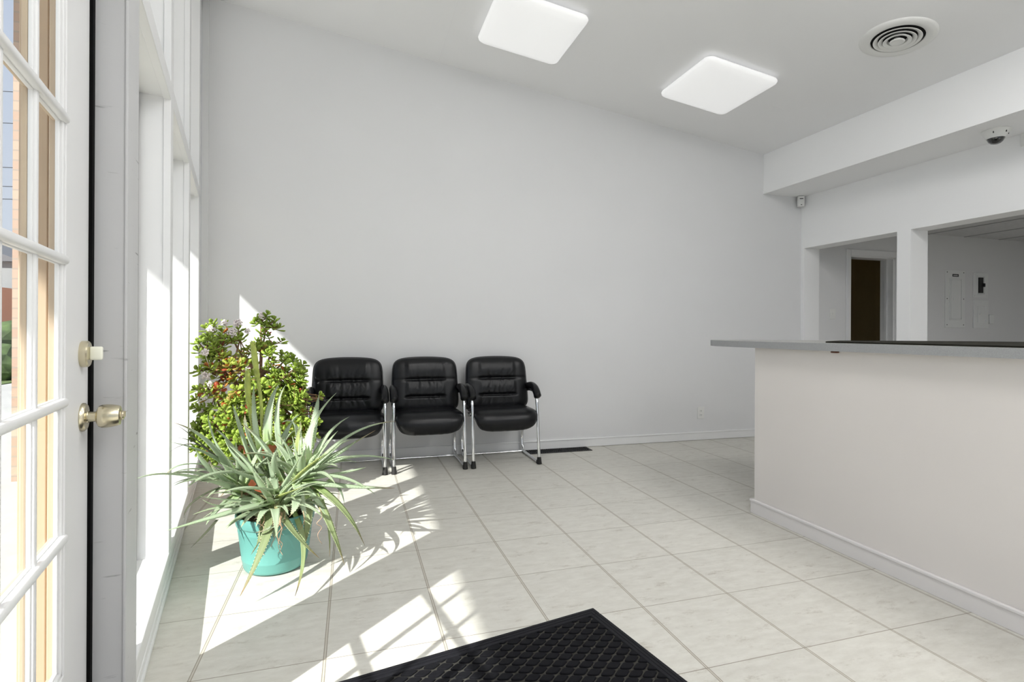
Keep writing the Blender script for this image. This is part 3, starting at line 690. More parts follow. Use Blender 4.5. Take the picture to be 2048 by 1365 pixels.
# ================================================================== FLOOR VENT
e = tag(empty('floor_vent', (1.84, 4.617, 0.0), BW_ROT), 'long black floor vent against the back baseboard right of the chairs', 'vent')
b_ = bmesh.new(); L_, W_ = 0.33, 0.077
for d in ((-L_, L_, -W_, -W_ + 0.016, 0.0005, 0.006), (-L_, L_, W_ - 0.016, W_, 0.0005, 0.006), (-L_, -L_ + 0.016, -W_, W_, 0.0005, 0.006), (L_ - 0.016, L_, -W_, W_, 0.0005, 0.006)): box(b_, *d, bev=0.0015)
link('frame', b_, 'vent', e)
b_ = bmesh.new()
for i in range(30):
    x = -L_ + 0.024 + i * 0.0212
    if x < L_ - 0.018: box(b_, x - 0.003, x + 0.003, -W_ + 0.015, W_ - 0.015, 0.0008, 0.005)
for y in (-0.025, 0.025): box(b_, -L_ + 0.01, L_ - 0.01, y - 0.0025, y + 0.0025, 0.0008, 0.0052)
link('louvres', b_, 'vent', e)
b_ = bmesh.new(); box(b_, -L_ + 0.01, L_ - 0.01, -W_ + 0.01, W_ - 0.01, 0.0003, 0.0008); link('opening', b_, 'hole', e)

# ================================================================== ENTRANCE MAT (local x = into the room, y = along the shop front)
e = tag(empty('entrance_mat', (-0.268, 0, 0)), 'black rubber entrance mat with diamond pads lying inside the glazed door', 'mat')
NX = math.atan2(0.185, 0.983)
e.rotation_euler = (0, 0, NX)
ma, mb, mc, md = 0.10, 1.534, 0.764, 1.676          # span into the room, span along the front
b_ = bmesh.new(); bw = 0.044
for d in ((ma, mb, mc, mc + bw, 0.0005, 0.009), (ma, mb, md - bw, md, 0.0005, 0.009), (ma, ma + bw, mc + bw, md - bw, 0.0005, 0.009), (mb - bw, mb, mc + bw, md - bw, 0.0005, 0.009)): box(b_, *d, bev=0.003)
for s in (0.012, 0.026):    # raised beads on the border
    for d in ((ma + s, mb - s, md - s - 0.004, md - s, 0.008, 0.0108), (ma + s, mb - s, mc + s, mc + s + 0.004, 0.008, 0.0108), (mb - s - 0.004, mb - s, mc + s, md - s, 0.008, 0.0108), (ma + s, ma + s + 0.004, mc + s, md - s, 0.008, 0.0108)): box(b_, *d, bev=0.001)
link('border', b_, 'matb', e)
b_ = bmesh.new(); box(b_, ma + bw - 0.001, mb - bw + 0.001, mc + bw - 0.001, md - bw + 0.001, 0.0005, 0.0042); link('backing', b_, 'matg', e)
b_ = bmesh.new()
hx, hy = 0.0385, 0.0225      # half diagonals of one diamond cell
xa, xb, ya, yb = ma + bw + 0.001, mb - bw - 0.001, mc + bw + 0.001, md - bw - 0.001
def clip(poly, ax, lim, keep_less):
    out = []
    for i in range(len(poly)):
        p, q = poly[i], poly[(i + 1) % len(poly)]
        ip = (p[ax] <= lim) if keep_less else (p[ax] >= lim); iq = (q[ax] <= lim) if keep_less else (q[ax] >= lim)
        if ip: out.append(p)
        if ip != iq:
            t_ = (lim - p[ax]) / (q[ax] - p[ax]); out.append((p[0] + t_ * (q[0] - p[0]), p[1] + t_ * (q[1] - p[1])))
    return out
def pad_poly(cx, cy, s):
    c = [(hx * s, 0), (0, hy * s), (-hx * s, 0), (0, -hy * s)]; out = []
    for i in range(4):
        p, q, r = c[i - 1], c[i], c[(i + 1) % 4]
        for k in range(5):
            t_ = k / 4; f = 0.26
            a = (q[0] + (p[0] - q[0]) * f, q[1] + (p[1] - q[1]) * f); z = (q[0] + (r[0] - q[0]) * f, q[1] + (r[1] - q[1]) * f)
            out.append((cx + a[0] * (1 - t_) ** 2 + q[0] * 2 * t_ * (1 - t_) + z[0] * t_ * t_, cy + a[1] * (1 - t_) ** 2 + q[1] * 2 * t_ * (1 - t_) + z[1] * t_ * t_))
    return out
i = 0; cy = ya - hy
while cy < yb + hy:
    cx = xa - hx + (hx if i % 2 else 0)
    while cx < xb + hx:
        lev = []
        for s, z in ((0.86, 0.004), (0.83, 0.0080), (0.72, 0.0094)):
            p = pad_poly(cx, cy, s)
            for ax, lim, kl in ((0, xa, False), (0, xb, True), (1, ya, False), (1, yb, True)): p = clip(p, ax, lim, kl) if p else p
            lev.append([(a, b, z) for a, b in p])
        if min(len(l) for l in lev) >= 3:
            if len({len(l) for l in lev}) == 1: loft(b_, lev, cap0=False)
            else:
                loft(b_, [[(a, b, 0.004) for a, b, _ in lev[1]], lev[1]], cap0=False)
        cx += 2 * hx
    cy += hy; i += 1
pads = link('pads', b_, 'matp', e)

# ================================================================== CHAIRS
def border_idx(N):
    return ([(i, 0) for i in range(N)] + [(N, j) for j in range(N)] + [(i, N) for i in range(N, 0, -1)] + [(0, j) for j in range(N, 0, -1)])
def cushion(N, n, fpos):
    """closed pad: fpos(x, y, m, side) gives the point for rounded-square coords x,y in [-1,1], level m, side +1 front / -1 back"""
    b_ = bmesh.new(); G = {}
    for s in (1, -1):
        for i in range(N + 1):
            for j in range(N + 1):
                u, v = 2 * i / N - 1, 2 * j / N - 1
                u = math.sin(u * math.pi / 2) * 0.45 + u * 0.55; v = math.sin(v * math.pi / 2) * 0.45 + v * 0.55
                m = max(abs(u), abs(v))
                if i in (0, N) or j in (0, N): m = 1.0
                d = (abs(u) ** n + abs(v) ** n) ** (1 / n)
                x, y = (u * m / d, v * m / d) if d > 1e-9 else (0, 0)
                if s == -1 and m == 1.0: G[s, i, j] = G[1, i, j]
                else: G[s, i, j] = b_.verts.new(fpos(x, y, m, s))
        for i in range(N):
            for j in range(N):
                b_.faces.new((G[s, i, j], G[s, i + 1, j], G[s, i + 1, j + 1], G[s, i, j + 1]))
    edge = [G[1, i, j].co.copy() for i, j in border_idx(N)]
    return b_, edge
def piping(edge, r=0.0058):
    b_ = bmesh.new(); n = len(edge); K = 6; rings = []
    c = sum(edge, Vector()) / n
    for i in range(n):
        t = (edge[(i + 1) % n] - edge[i - 1]).normalized(); o_ = (edge[i] - c); o_ = (o_ - t * o_.dot(t)).normalized(); w = t.cross(o_)
        rings.append([b_.verts.new(edge[i] + (o_ * math.cos(2 * math.pi * k / K) + w * math.sin(2 * math.pi * k / K)) * r) for k in range(K)])
    for i in range(n):
        for k in range(K): b_.faces.new((rings[i][k], rings[i][(k + 1) % K], rings[(i + 1) % n][(k + 1) % K], rings[(i + 1) % n][k]))
    return b_
def sm(a, b, x):
    t = max(0, min(1, (x - a) / (b - a))); return t * t * (3 - 2 * t)

def back_pos(x, y, m, s):
    hw_, hh = 0.277, 0.222
    X = x * hw_ * (1 - 0.03 * y); Z = y * hh + 0.022 * (1 - x * x) * (1 if y > 0 else 0) * max(0, y)
    prof = (1 - m ** 5) ** 0.5 if m < 1 else 0
    if s > 0:
        T = 0.052 * prof
        side = sm(0.50, 0.66, abs(x))
        inner = 1 - side
        for vc, dp, fa in ((0.20, 0.020, 0.30), (-0.45, 0.020, 0.0)):
            dd = y - vc
            T -= dp * math.exp(-(dd / 0.045) ** 2) * (inner + fa * side) * prof
            for k, (fr, ph, am) in enumerate(((31, 0.3, 0.0085), (47, 1.7, 0.0065), (19, 2.2, 0.0060))):
                fan = x * (1 - 0.30 * min(1, abs(dd) * 2.2))
                T -= am * (1 - abs(math.sin(fr * 0.5 * fan + ph + 0.45 * math.sin(9 * dd + k)))) ** 4 * math.exp(-abs(dd) / 0.20) * (1 - sm(0.45, 0.62, abs(x))) * prof
        # soft rolls between the seams
        T += 0.010 * inner * prof * (math.cos((y - 0.60) * 3.6) if y > 0.2 else math.cos((y + 0.13) * 5.0) * 0.7)
        T -= 0.002 * math.exp(-((abs(x) - 0.60) / 0.05) ** 2) * prof * (1 if -0.5 < y < 0.25 else 0.2)
        for sx_ in (-0.2, 0.08, 0.33): T -= 0.0028 * math.exp(-((x - sx_) / 0.02) ** 2) * prof * (1 if -0.45 < y < 0.2 else 0)
        Y = -T
    else: Y = 0.040 * prof
    # lean back and wrap slightly round the sitter
    a = math.radians(11)
    Y += 0.018 * x * x * -1
    return Vector((X, Y * math.cos(a) + Z * math.sin(a) + 0.135, Z * math.cos(a) - Y * math.sin(a) + 0.652))

SP = spline([(0, 0.155, 0.437), (0, 0.05, 0.436), (0, -0.07, 0.438), (0, -0.165, 0.432), (0, -0.222, 0.392), (0, -0.225, 0.335), (0, -0.195, 0.292)], 10)
SPL = [0.0]
for a_, b2 in zip(SP, SP[1:]): SPL.append(SPL[-1] + (b2 - a_).length)
def on_path(t):
    L = t * SPL[-1]
    for i in range(len(SP) - 1):
        if SPL[i + 1] >= L or i == len(SP) - 2:
            f = (L - SPL[i]) / (SPL[i + 1] - SPL[i]); p = SP[i].lerp(SP[i + 1], f); d = (SP[i + 1] - SP[i]).normalized(); return p, d
def seat_pos(x, y, m, s):
    t = (1 - y) / 2
    p, d = on_path(t); nrm = Vector((0, d.z, -d.y))      # up / forward
    if nrm.z < 0 and t < 0.5: nrm = -nrm
    prof = (1 - m ** 4) ** 0.5 if m < 1 else 0
    w = 0.276 * (1 - 0.08 * sm(0.62, 1.0, t))
    if s > 0:
        T = 0.042 * prof
        T += 0.006 * prof * math.sin(t * 9)
        for fr, ph, am in ((23, 0.4, 0.0013), (37, 1.1, 0.0009)): T += am * math.sin(fr * x + ph) * prof * (sm(0.75, 0.95, t) + (1 - sm(0.05, 0.3, t)))
        off = nrm * T
    else: off = nrm * (-0.028 * prof)
    dip = -0.012 * (1 - x * x) * (1 - sm(0.3, 0.6, t))
    return Vector((x * w, p.y + off.y, p.z + off.z + dip))

def make_chair():
    root = empty('guest_chair')
    b_, edge = cushion(76, 7, back_pos); bk = link('backrest', b_, 'leather', root, smooth=True)
    link('piping', piping(edge), 'piping', bk, smooth=True)
    b_, edge = cushion(40, 4.5, seat_pos); st = link('seat', b_, 'leather', root, smooth=True)
    link('piping', piping(edge), 'piping', st, smooth=True)
    for s in (-1, 1):
        X = 0.283 * s
        b_ = bmesh.new()
        path = fillet([(X, 0.165, 0.585), (X, 0.02, 0.607), (X, -0.135, 0.600), (X, -0.172, 0.500), (X, -0.232, 0.0135), (X, 0.222, 0.0135), (X, 0.262, 0.150), (X * 0.985, 0.165, 0.395), (X * 0.96, 0.02, 0.400)], 0.055, 8)
        tube(b_, path, 0.0128, 14)
        auto_smooth(link('side_frame', b_, 'chrome', root), 50)
        pts = spline([(X, 0.158, 0.618), (X, 0.08, 0.636), (X, -0.02, 0.644), (X, -0.10, 0.630), (X, -0.155, 0.598), (X, -0.182, 0.566)], 5)
        b_ = bmesh.new(); n = len(pts); rad = []
        pts = [pts[0] + (pts[0] - pts[1]) * 0.5] + pts + [pts[-1] + (pts[-1] - pts[-2]) * 0.9, pts[-1] + (pts[-1] - pts[-2]) * 1.5]
        rad = [0.008] + [0.025 + 0.013 * sm(0, 0.75, i / (n - 1)) for i in range(n)] + [0.028, 0.008]
        tube(b_, pts, rad, 16)
        for v in b_.verts: v.co.x = X + (v.co.x - X) * 0.82
        auto_smooth(link('arm_pad', b_, 'leather', root), 60)
        b_ = bmesh.new(); tube(b_, [(X, -0.2345, 0.0015), (X, -0.2315, 0.018), (X, -0.2265, 0.058)], [0.021, 0.020, 0.0165], 14)
        box(b_, X - 0.017, X + 0.017, -0.245, -0.195, 0.0, 0.030, bev=0.006)
        auto_smooth(link('rubber_foot', b_, 'rubber', root), 50)
    b_ = bmesh.new(); tube(b_, [(-0.284, 0.218, 0.0135), (0.284, 0.218, 0.0135)], 0.0095, 12); auto_smooth(link('stretcher', b_, 'chrome', root), 50)
    b_ = bmesh.new()
    for y in (0.12, -0.05): tube(b_, fillet([(-0.278, y, 0.398), (-0.2, y, 0.398), (0.2, y, 0.398), (0.278, y, 0.398)], 0.02), 0.010, 10)
    auto_smooth(link('seat_frame', b_, 'chrome', root), 50)
    for s in (-1, 1):
        b_ = bmesh.new(); box(b_, 0.255 * s - 0.014, 0.255 * s + 0.014, 0.12, 0.165, 0.43, 0.60, bev=0.004); link('back_bracket', b_, 'rubber', root)
    return root
def dup(root, loc, rotz, label):
    r = root.copy(); COL.objects.link(r); r.location = loc; r.rotation_euler = (0, 0, rotz); r['label'] = label
    for ch in list(root.children):
        c = ch.copy(); COL.objects.link(c); c.parent = r; c.matrix_parent_inverse = ch.matrix_parent_inverse.copy()
        for g in ch.children:
            q = g.copy(); COL.objects.link(q); q.parent = c; q.matrix_parent_inverse = g.matrix_parent_inverse.copy()
    return r
chair = make_chair()
tag(chair, 'black tufted leather guest chair on the left, partly behind the plants and touched by sunlight', 'chair', 'black leather guest chairs along the back wall')
chair.location = (-0.034, 4.435, 0); chair.rotation_euler = (0, 0, -0.01)
dup(chair, (0.598, 4.430, 0), -0.004, 'black tufted leather guest chair in the middle of the three along the back wall')
dup(chair, (1.232, 4.428, 0), -0.004, 'black tufted leather guest chair on the right, nearest the floor vent')

# ================================================================== PLANTS
def color_layer(b_): return b_.loops.layers.float_color.new('tint')
def add_leaf(b_, cl, P0, Pm, P1, w, cols, nseg=14, chan=0.35, teeth=0.0, up=Vector((0, 0, 1)), rnd=random):
    P0, Pm, P1 = Vector(P0), Vector(Pm), Vector(P1)
    C_ = Pm * 2 - (P0 + P1) * 0.5
    sec = [(-1, 0.20), (-0.6, 0.02), (0, -chan * 0.45), (0.6, 0.02), (1, 0.20), (0.72, -0.42), (0, -0.72), (-0.72, -0.42)]
    rings = []; ts = [];
    for i in range(nseg + 1):
        t = i / nseg; p = P0 * (1 - t) ** 2 + C_ * 2 * t * (1 - t) + P1 * t * t
        d = (C_ - P0) * (1 - t) + (P1 - C_) * t; d.normalize()
        side = d.cross(up)
        if side.length < 0.15: side = d.cross(Vector((0.3, -1, 0.1)))
        side.normalize()
        if rings and side.dot(ps) < 0: side = -side
        ps = side; nn_ = side.cross(d).normalized()
        if nn_.dot(up) < 0: nn_ = -nn_
        ww = w * 0.5 * (1.0 - 0.12 * (1 - t)) * ((1 - t ** 1.6) ** 0.85) * (0.86 + 0.14 * min(1, t * 5))
        ww = max(ww, 0.0008); th = ww * (0.62 + 0.25 * t)
        rings.append([b_.verts.new(p + side * (a * ww) + nn_ * (b * th)) for a, b in sec]); ts.append((p, side, nn_, ww, t, d))
    def colr(t):
        k = t * (len(cols) - 1); i = min(int(k), len(cols) - 2); f = k - i
        return tuple(cols[i][q] * (1 - f) + cols[i + 1][q] * f for q in range(3)) + (1,)
    n = len(sec); faces = []
    for k in range(nseg):
        for i in range(n):
            f = b_.faces.new((rings[k][i], rings[k][(i + 1) % n], rings[k + 1][(i + 1) % n], rings[k + 1][i])); faces.append((f, (k + .5) / nseg))
    faces.append((b_.faces.new(rings[0][::-1]), 0)); faces.append((b_.faces.new(rings[-1]), 1))
    for f, t in faces:
        f.smooth = True
        c = colr(t)
        for l in f.loops: l[cl] = c
    if teeth:
        L = (P0 - Pm).length + (Pm - P1).length; m_ = int(L / teeth)
        for j in range(1, m_):
            t = j / m_
            if t > 0.88: break
            i = min(int(t * nseg), nseg - 1); f_ = t * nseg - i
            a, b = ts[i], ts[i + 1]; p = a[0].lerp(b[0], f_); ww = a[3] * (1 - f_) + b[3] * f_; s_, n_, d_ = a[1], a[2], a[5]
            for sg in (-1, 1):
                q = p + s_ * sg * ww + n_ * 0.2 * ww * 0.7; h = 0.0032
                vs_ = [b_.verts.new(q - d_ * 0.0028 - s_ * sg * 0.001), b_.verts.new(q + d_ * 0.0028 - s_ * sg * 0.001), b_.verts.new(q + s_ * sg * h + d_ * 0.002), b_.verts.new(q - n_ * 0.002)]
                for tri in ((0, 1, 2), (0, 2, 3), (1, 3, 2)):
                    f = b_.faces.new([vs_[r] for r in tri])
                    for l in f.loops: l[cl] = (0.62, 0.60, 0.42, 1)

LEAVES=[
 ((-0.342,2.62,0.336),(-0.468,2.45,0.359),(-0.691,2.34,0.337),0.058),
 ((-0.342,2.62,0.336),(-0.491,2.5,0.392),(-0.589,2.42,0.439),0.022),
 ((-0.342,2.62,0.336),(-0.383,2.6,0.397),(-0.424,2.55,0.52),0.044),
 ((-0.345,2.64,0.33),(-0.35,2.66,0.44),(-0.37,2.62,0.532),0.044),
 ((-0.347,2.66,0.324),(-0.236,2.72,0.406),(-0.026,2.72,0.582),0.056),
 ((-0.339,2.6,0.342),(-0.352,2.46,0.221),(-0.425,2.33,0.053),0.046),
 ((-0.339,2.6,0.342),(-0.244,2.47,0.245),(-0.13,2.42,0.13),0.036),
 ((-0.312,2.6,0.323),(-0.306,2.5,0.28),(-0.391,2.46,0.255),0.04),
 ((-0.261,2.62,0.289),(-0.202,2.48,0.162),(-0.216,2.28,0.048),0.026),
 ((-0.32,2.66,0.352),(-0.281,2.6,0.435),(-0.225,2.56,0.543),0.036),
 ((-0.249,2.6,0.363),(-0.235,2.5,0.348),(-0.259,2.46,0.309),0.04),
 ((-0.371,2.58,0.29),(-0.375,2.5,0.231),(-0.414,2.5,0.148),0.03),
 ((-0.31,2.58,0.329),(-0.316,2.5,0.246),(-0.325,2.48,0.222),0.026),
 ((-0.242,2.76,0.384),(-0.354,2.72,0.514),(-0.473,2.62,0.558),0.052),
 ((-0.244,2.78,0.378),(-0.115,2.85,0.462),(0.117,2.85,0.596),0.05),
 ((-0.242,2.76,0.384),(-0.034,2.8,0.473),(0.203,2.75,0.459),0.042),
 ((-0.24,2.74,0.389),(-0.038,2.65,0.374),(0.2,2.6,0.357),0.054),
 ((-0.24,2.74,0.389),(-0.064,2.68,0.413),(0.106,2.6,0.336),0.042),
 ((-0.247,2.82,0.368),(-0.267,2.9,0.506),(-0.255,2.92,0.648),0.036),
 ((-0.245,2.8,0.373),(-0.297,2.85,0.506),(-0.355,2.85,0.602),0.034),
 ((-0.182,2.72,0.375),(-0.034,2.58,0.277),(0.06,2.55,0.112),0.042),
 ((-0.181,2.7,0.352),(-0.095,2.56,0.224),(-0.028,2.52,0.043),0.04),
 ((-0.213,2.68,0.348),(-0.191,2.58,0.264),(-0.207,2.54,0.13),0.046),
 ((-0.136,2.72,0.294),(-0.105,2.66,0.171),(-0.1,2.66,0.037),0.016),
 ((-0.114,2.74,0.384),(-0.059,2.68,0.353),(-0.033,2.66,0.277),0.022),
 ((-0.242,2.76,0.384),(-0.028,2.74,0.417),(0.067,2.7,0.443),0.036),
 ((-0.214,2.84,0.443),(-0.194,2.92,0.627),(-0.08,2.95,0.787),0.046),
 ((-0.207,2.9,0.505),(-0.186,2.98,0.667),(-0.17,3.0,0.776),0.04),
 ((-0.199,2.86,0.434),(-0.119,2.95,0.571),(-0.014,2.98,0.652),0.034),
 ((-0.195,2.8,0.424),(-0.0,2.85,0.584),(0.222,2.85,0.638),0.036),
 ((-0.247,2.82,0.368),(-0.139,2.9,0.511),(-0.071,2.92,0.59),0.034),
 ((-0.24,2.74,0.394),(-0.142,2.62,0.302),(-0.078,2.58,0.204),0.034),
 ((-0.263,2.74,0.395),(-0.223,2.6,0.338),(-0.197,2.55,0.261),0.04),
 ((-0.527,2.85,0.33),(-0.598,2.65,0.595),(-0.709,2.5,0.731),0.04),
 ((-0.581,2.8,0.475),(-0.626,2.6,0.586),(-0.705,2.45,0.66),0.026),
 ((-0.589,2.75,0.499),(-0.627,2.55,0.637),(-0.69,2.45,0.734),0.012),
 ((-0.589,2.75,0.506),(-0.633,2.55,0.629),(-0.689,2.45,0.677),0.012),
 ((-0.589,2.75,0.499),(-0.633,2.55,0.625),(-0.705,2.45,0.623),0.014),
 ((-0.518,2.8,0.344),(-0.64,2.4,0.536),(-0.719,2.14,0.595),0.034),
 ((-0.596,2.78,0.469),(-0.663,2.5,0.557),(-0.693,2.35,0.547),0.02),
 ((-0.557,2.8,0.402),(-0.635,2.6,0.51),(-0.688,2.35,0.549),0.022),
 ((-0.588,2.7,0.248),(-0.615,2.6,0.223),(-0.643,2.5,0.205),0.016),
 ((-0.589,2.75,0.383),(-0.633,2.5,0.398),(-0.637,2.38,0.368),0.016),
 ((-0.536,2.85,0.435),(-0.607,2.8,0.562),(-0.654,2.8,0.714),0.036),
 ((-0.476,2.9,0.444),(-0.524,2.9,0.601),(-0.571,2.92,0.747),0.044),
 ((-0.454,2.95,0.507),(-0.486,3.0,0.679),(-0.495,3.05,0.832),0.03),
 ((-0.415,2.95,0.53),(-0.411,3.0,0.715),(-0.374,3.05,0.829),0.044),
 ((-0.337,2.92,0.442),(-0.377,3.0,0.674),(-0.339,3.05,0.828),0.03),
 ((-0.262,2.85,0.403),(-0.255,2.9,0.531),(-0.255,2.95,0.635),0.02),
 ((-0.3,2.8,0.345),(-0.393,2.8,0.535),(-0.506,2.8,0.667),0.064),
 ((-0.503,2.8,0.349),(-0.592,2.65,0.478),(-0.641,2.55,0.606),0.05),
 ((-0.499,2.78,0.343),(-0.562,2.65,0.454),(-0.598,2.6,0.538),0.036),
 ((-0.4,2.7,0.44),(-0.536,2.5,0.513),(-0.616,2.35,0.498),0.036),
 ((-0.514,2.78,0.349),(-0.557,2.6,0.445),(-0.611,2.5,0.48),0.05),
 ((-0.365,2.68,0.338),(-0.445,2.65,0.502),(-0.538,2.65,0.599),0.062),
 ((-0.411,2.7,0.417),(-0.491,2.65,0.528),(-0.548,2.65,0.622),0.05),
 ((-0.4,2.85,0.426),(-0.479,2.85,0.579),(-0.508,2.88,0.698),0.038),
 ((-0.513,2.8,0.338),(-0.537,2.6,0.343),(-0.601,2.5,0.402),0.034),
 ((-0.535,2.8,0.328),(-0.566,2.6,0.324),(-0.587,2.5,0.295),0.028),
 ((-0.361,3.0,0.49),(-0.319,3.05,0.611),(-0.266,3.02,0.667),0.038),
 ((-0.264,3.0,0.484),(-0.294,3.05,0.61),(-0.35,3.0,0.634),0.034),
 ((-0.391,2.95,0.426),(-0.337,3.0,0.541),(-0.289,3.0,0.586),0.03),
 ((-0.155,2.85,0.434),(-0.034,2.8,0.514),(0.019,2.78,0.565),0.03),
 ((-0.496,2.95,0.407),(-0.599,2.95,0.565),(-0.655,2.95,0.618),0.03),
 ((-0.397,2.75,0.403),(-0.457,2.6,0.47),(-0.536,2.5,0.555),0.044),
 ((-0.325,2.7,0.411),(-0.341,2.62,0.514),(-0.313,2.6,0.596),0.03),
 ((-0.283,2.72,0.378),(-0.189,2.66,0.482),(-0.099,2.62,0.545),0.04),
 ((-0.348,2.63,0.34),(-0.272,2.52,0.4),(-0.197,2.48,0.428),0.034),
 ((-0.32,2.66,0.363),(-0.41,2.5,0.439),(-0.505,2.4,0.455),0.044),
]

al = tag(empty('potted_aloe', (-0.345, 2.73, 0)), 'large spiky aloe in a teal plastic pot standing in the sunlit patch by the window', 'potted plant')
AI = Matrix.Translation((0.345, -2.73, 0))
b_ = bmesh.new()
lathe(b_, [(0.0, 0.002), (0.122, 0.002), (0.134, 0.008), (0.140, 0.020), (0.146, 0.055), (0.1475, 0.058), (0.147, 0.061), (0.162, 0.185), (0.1635, 0.189), (0.1630, 0.193), (0.1655, 0.214), (0.170, 0.216), (0.172, 0.222), (0.175, 0.256), (0.174, 0.262), (0.169, 0.264), (0.165, 0.262), (0.160, 0.225), (0.158, 0.215)], 56, caps=False)
auto_smooth(link('pot', b_, 'teal', al), 50)
b_ = bmesh.new(); lathe(b_, [(0.0, 0.236), (0.08, 0.246), (0.160, 0.240)], 32, caps=False); link('soil', b_, 'soil', al, smooth=True)
ra = random.Random(11)
ros = {}; cen = {'a': Vector((-0.339, 2.62)), 'b': Vector((-0.24, 2.8)), 'c': Vector((-0.52, 2.82)), 'd': Vector((-0.42, 2.93))}
for P0, Pm, P1, w in LEAVES:
    k = min('abc', key=lambda q: (Vector(P0[:2]) - cen[q]).length)
    ros.setdefault(k, []).append((P0, Pm, P1, w))
ros['d'] = []
for k in sorted(ros):
    b_ = bmesh.new(); cl = color_layer(b_)
    for P0, Pm, P1, w in ros[k]:
        g = ra.uniform(0.88, 1.12)
        base = (0.44 * g, 0.60 * g, 0.22 * g); mid_ = (0.40 * g, 0.50 * g, 0.33 * g); tip = (0.34 * g, 0.43 * g, 0.25 * g)
        r = ra.random()
        if P1[2] < 0.2: mid_ = (0.25 * g, 0.31 * g, 0.14 * g); tip = (0.30, 0.19, 0.09)
        elif w < 0.018: base = mid_ = (0.10, 0.11, 0.07); tip = (0.05, 0.045, 0.04)  # thin blades of the shaded bunch: shade put into their colour
        elif r < 0.25: tip = (0.30, 0.19, 0.10)
        elif r < 0.35: base = (0.45, 0.48, 0.14); mid_ = (0.38, 0.44, 0.15)
        add_leaf(b_, cl, P0, Pm, P1, w * (1.22 if w > 0.025 else 1.05), [base, mid_, mid_, mid_, tip], 16, 0.35, 0.0 if w < 0.03 else 0.013, rnd=ra)
    # short inner blades and the leafy neck down to the soil
    c = cen[k]; tgt = Vector((-0.345 + (c.x + 0.345) * 0.45, 2.73 + (c.y - 2.73) * 0.45, 0.235)); z0 = {'a': 0.33, 'b': 0.40, 'c': 0.37, 'd': 0.34}[k]
    for j in range(9):
        a = 2 * math.pi * j / 9 + ra.random(); q = Vector((c.x, c.y, z0 - 0.03 + 0.01 * (j % 3)))
        if k == 'a': ax_ = Vector((0.1, -0.55, 0.55))
        elif k == 'd': ax_ = Vector((0.0, 0.1, 1.0))
        elif k == 'b': ax_ = Vector((0.25, 0.0, 0.9))
        else: ax_ = Vector((-0.35, -0.1, 0.85))
        dirv = (ax_.normalized() + Vector((math.cos(a), math.sin(a), 0.1)) * 0.45).normalized(); L = ra.uniform(0.12, 0.26)
        add_leaf(b_, cl, q, q + dirv * L * 0.5 + Vector((0, 0, 0.01)), q + dirv * L + Vector((0, 0, -0.01)), ra.uniform(0.026, 0.042), [(0.44, 0.60, 0.20), (0.40, 0.50, 0.31), (0.36, 0.46, 0.28)], 9, 0.35, 0.013)
    # broad outer blades filling the crown
    for j in range(26 if k == 'd' else 18):
        a = 2 * math.pi * (j + 0.5 * ra.random()) / 16; el = ra.uniform(0.15, 0.9)
        q = Vector((c.x, c.y, z0 - 0.04)) + Vector((math.cos(a), math.sin(a), 0)) * 0.01
        sp_ = {'a': Vector((0.0, -0.10, 0.0)), 'b': Vector((0.15, 0.1, 0.1)), 'c': Vector((-0.2, 0.0, 0.1)), 'd': Vector((0.0, 0.05, 0.5))}[k]
        dirv = (Vector((math.cos(a) * math.cos(el), math.sin(a) * math.cos(el), math.sin(el))) + sp_ * 2).normalized(); L = ra.uniform(0.18, 0.36)
        e_ = q + dirv * L + Vector((0, 0, -0.25 * L * math.cos(el)))
        if e_.x < -0.30 - 0.188 * e_.y: e_.x = -0.30 - 0.188 * e_.y
        if (e_.xy - Vector((0, 0))).length < 2.15: continue
        add_leaf(b_, cl, q, q + dirv * L * 0.52 + Vector((0, 0, 0.012)), e_, ra.uniform(0.036, 0.054), [(0.44, 0.58, 0.22), (0.40, 0.50, 0.32), (0.40, 0.49, 0.33), (0.34, 0.42, 0.25)], 12, 0.35, 0.013)
    for j in range(14):
        a = 2 * math.pi * j / 14; f = j / 14
        q = tgt.lerp(Vector((c.x, c.y, z0)), f) + Vector((math.cos(a * 3), math.sin(a * 3), 0)) * 0.012
        o_ = Vector((math.cos(a * 3), math.sin(a * 3), -0.15)) * ra.uniform(0.06, 0.12)
        add_leaf(b_, cl, q, q + o_ * 0.5 + Vector((0, 0, 0.02)), q + o_ + Vector((0, 0, -0.01)), 0.03, [(0.36, 0.42, 0.20), (0.36, 0.36, 0.18), (0.32, 0.24, 0.12)], 6)
    stb = bmesh.new()
    ro = link('rosette', b_, 'aloe', al, mw=AI)
    tube(stb, [tgt + Vector((0, 0, -0.02)), tgt.lerp(Vector((c.x, c.y, z0)), 0.5) + Vector((0, 0, -0.01)), Vector((c.x, c.y, z0 - 0.01))], [0.022, 0.02, 0.014], 10)
    link('stem', stb, 'bark', ro)
b_ = bmesh.new(); cl = color_layer(b_)
for j in range(26):
    a = 2 * math.pi * j / 26 + ra.uniform(-.1, .1); r_ = ra.uniform(0.03, 0.10); q = Vector((-0.345 + r_ * math.cos(a), 2.73 + r_ * math.sin(a), 0.238)); el = ra.uniform(0.35, 1.0)
    dirv = Vector((math.cos(a) * math.cos(el), math.sin(a) * math.cos(el), math.sin(el))); L = ra.uniform(0.14, 0.28)
    add_leaf(b_, cl, q, q + dirv * L * 0.55 + Vector((0, 0, 0.012)), q + dirv * L + Vector((math.cos(a), math.sin(a), -0.9)) * 0.05, ra.uniform(0.032, 0.05), [(0.40, 0.52, 0.22), (0.38, 0.47, 0.30), (0.34, 0.42, 0.25)], 10, 0.35, 0.013)
link('rosette', b_, 'aloe', al, mw=AI)
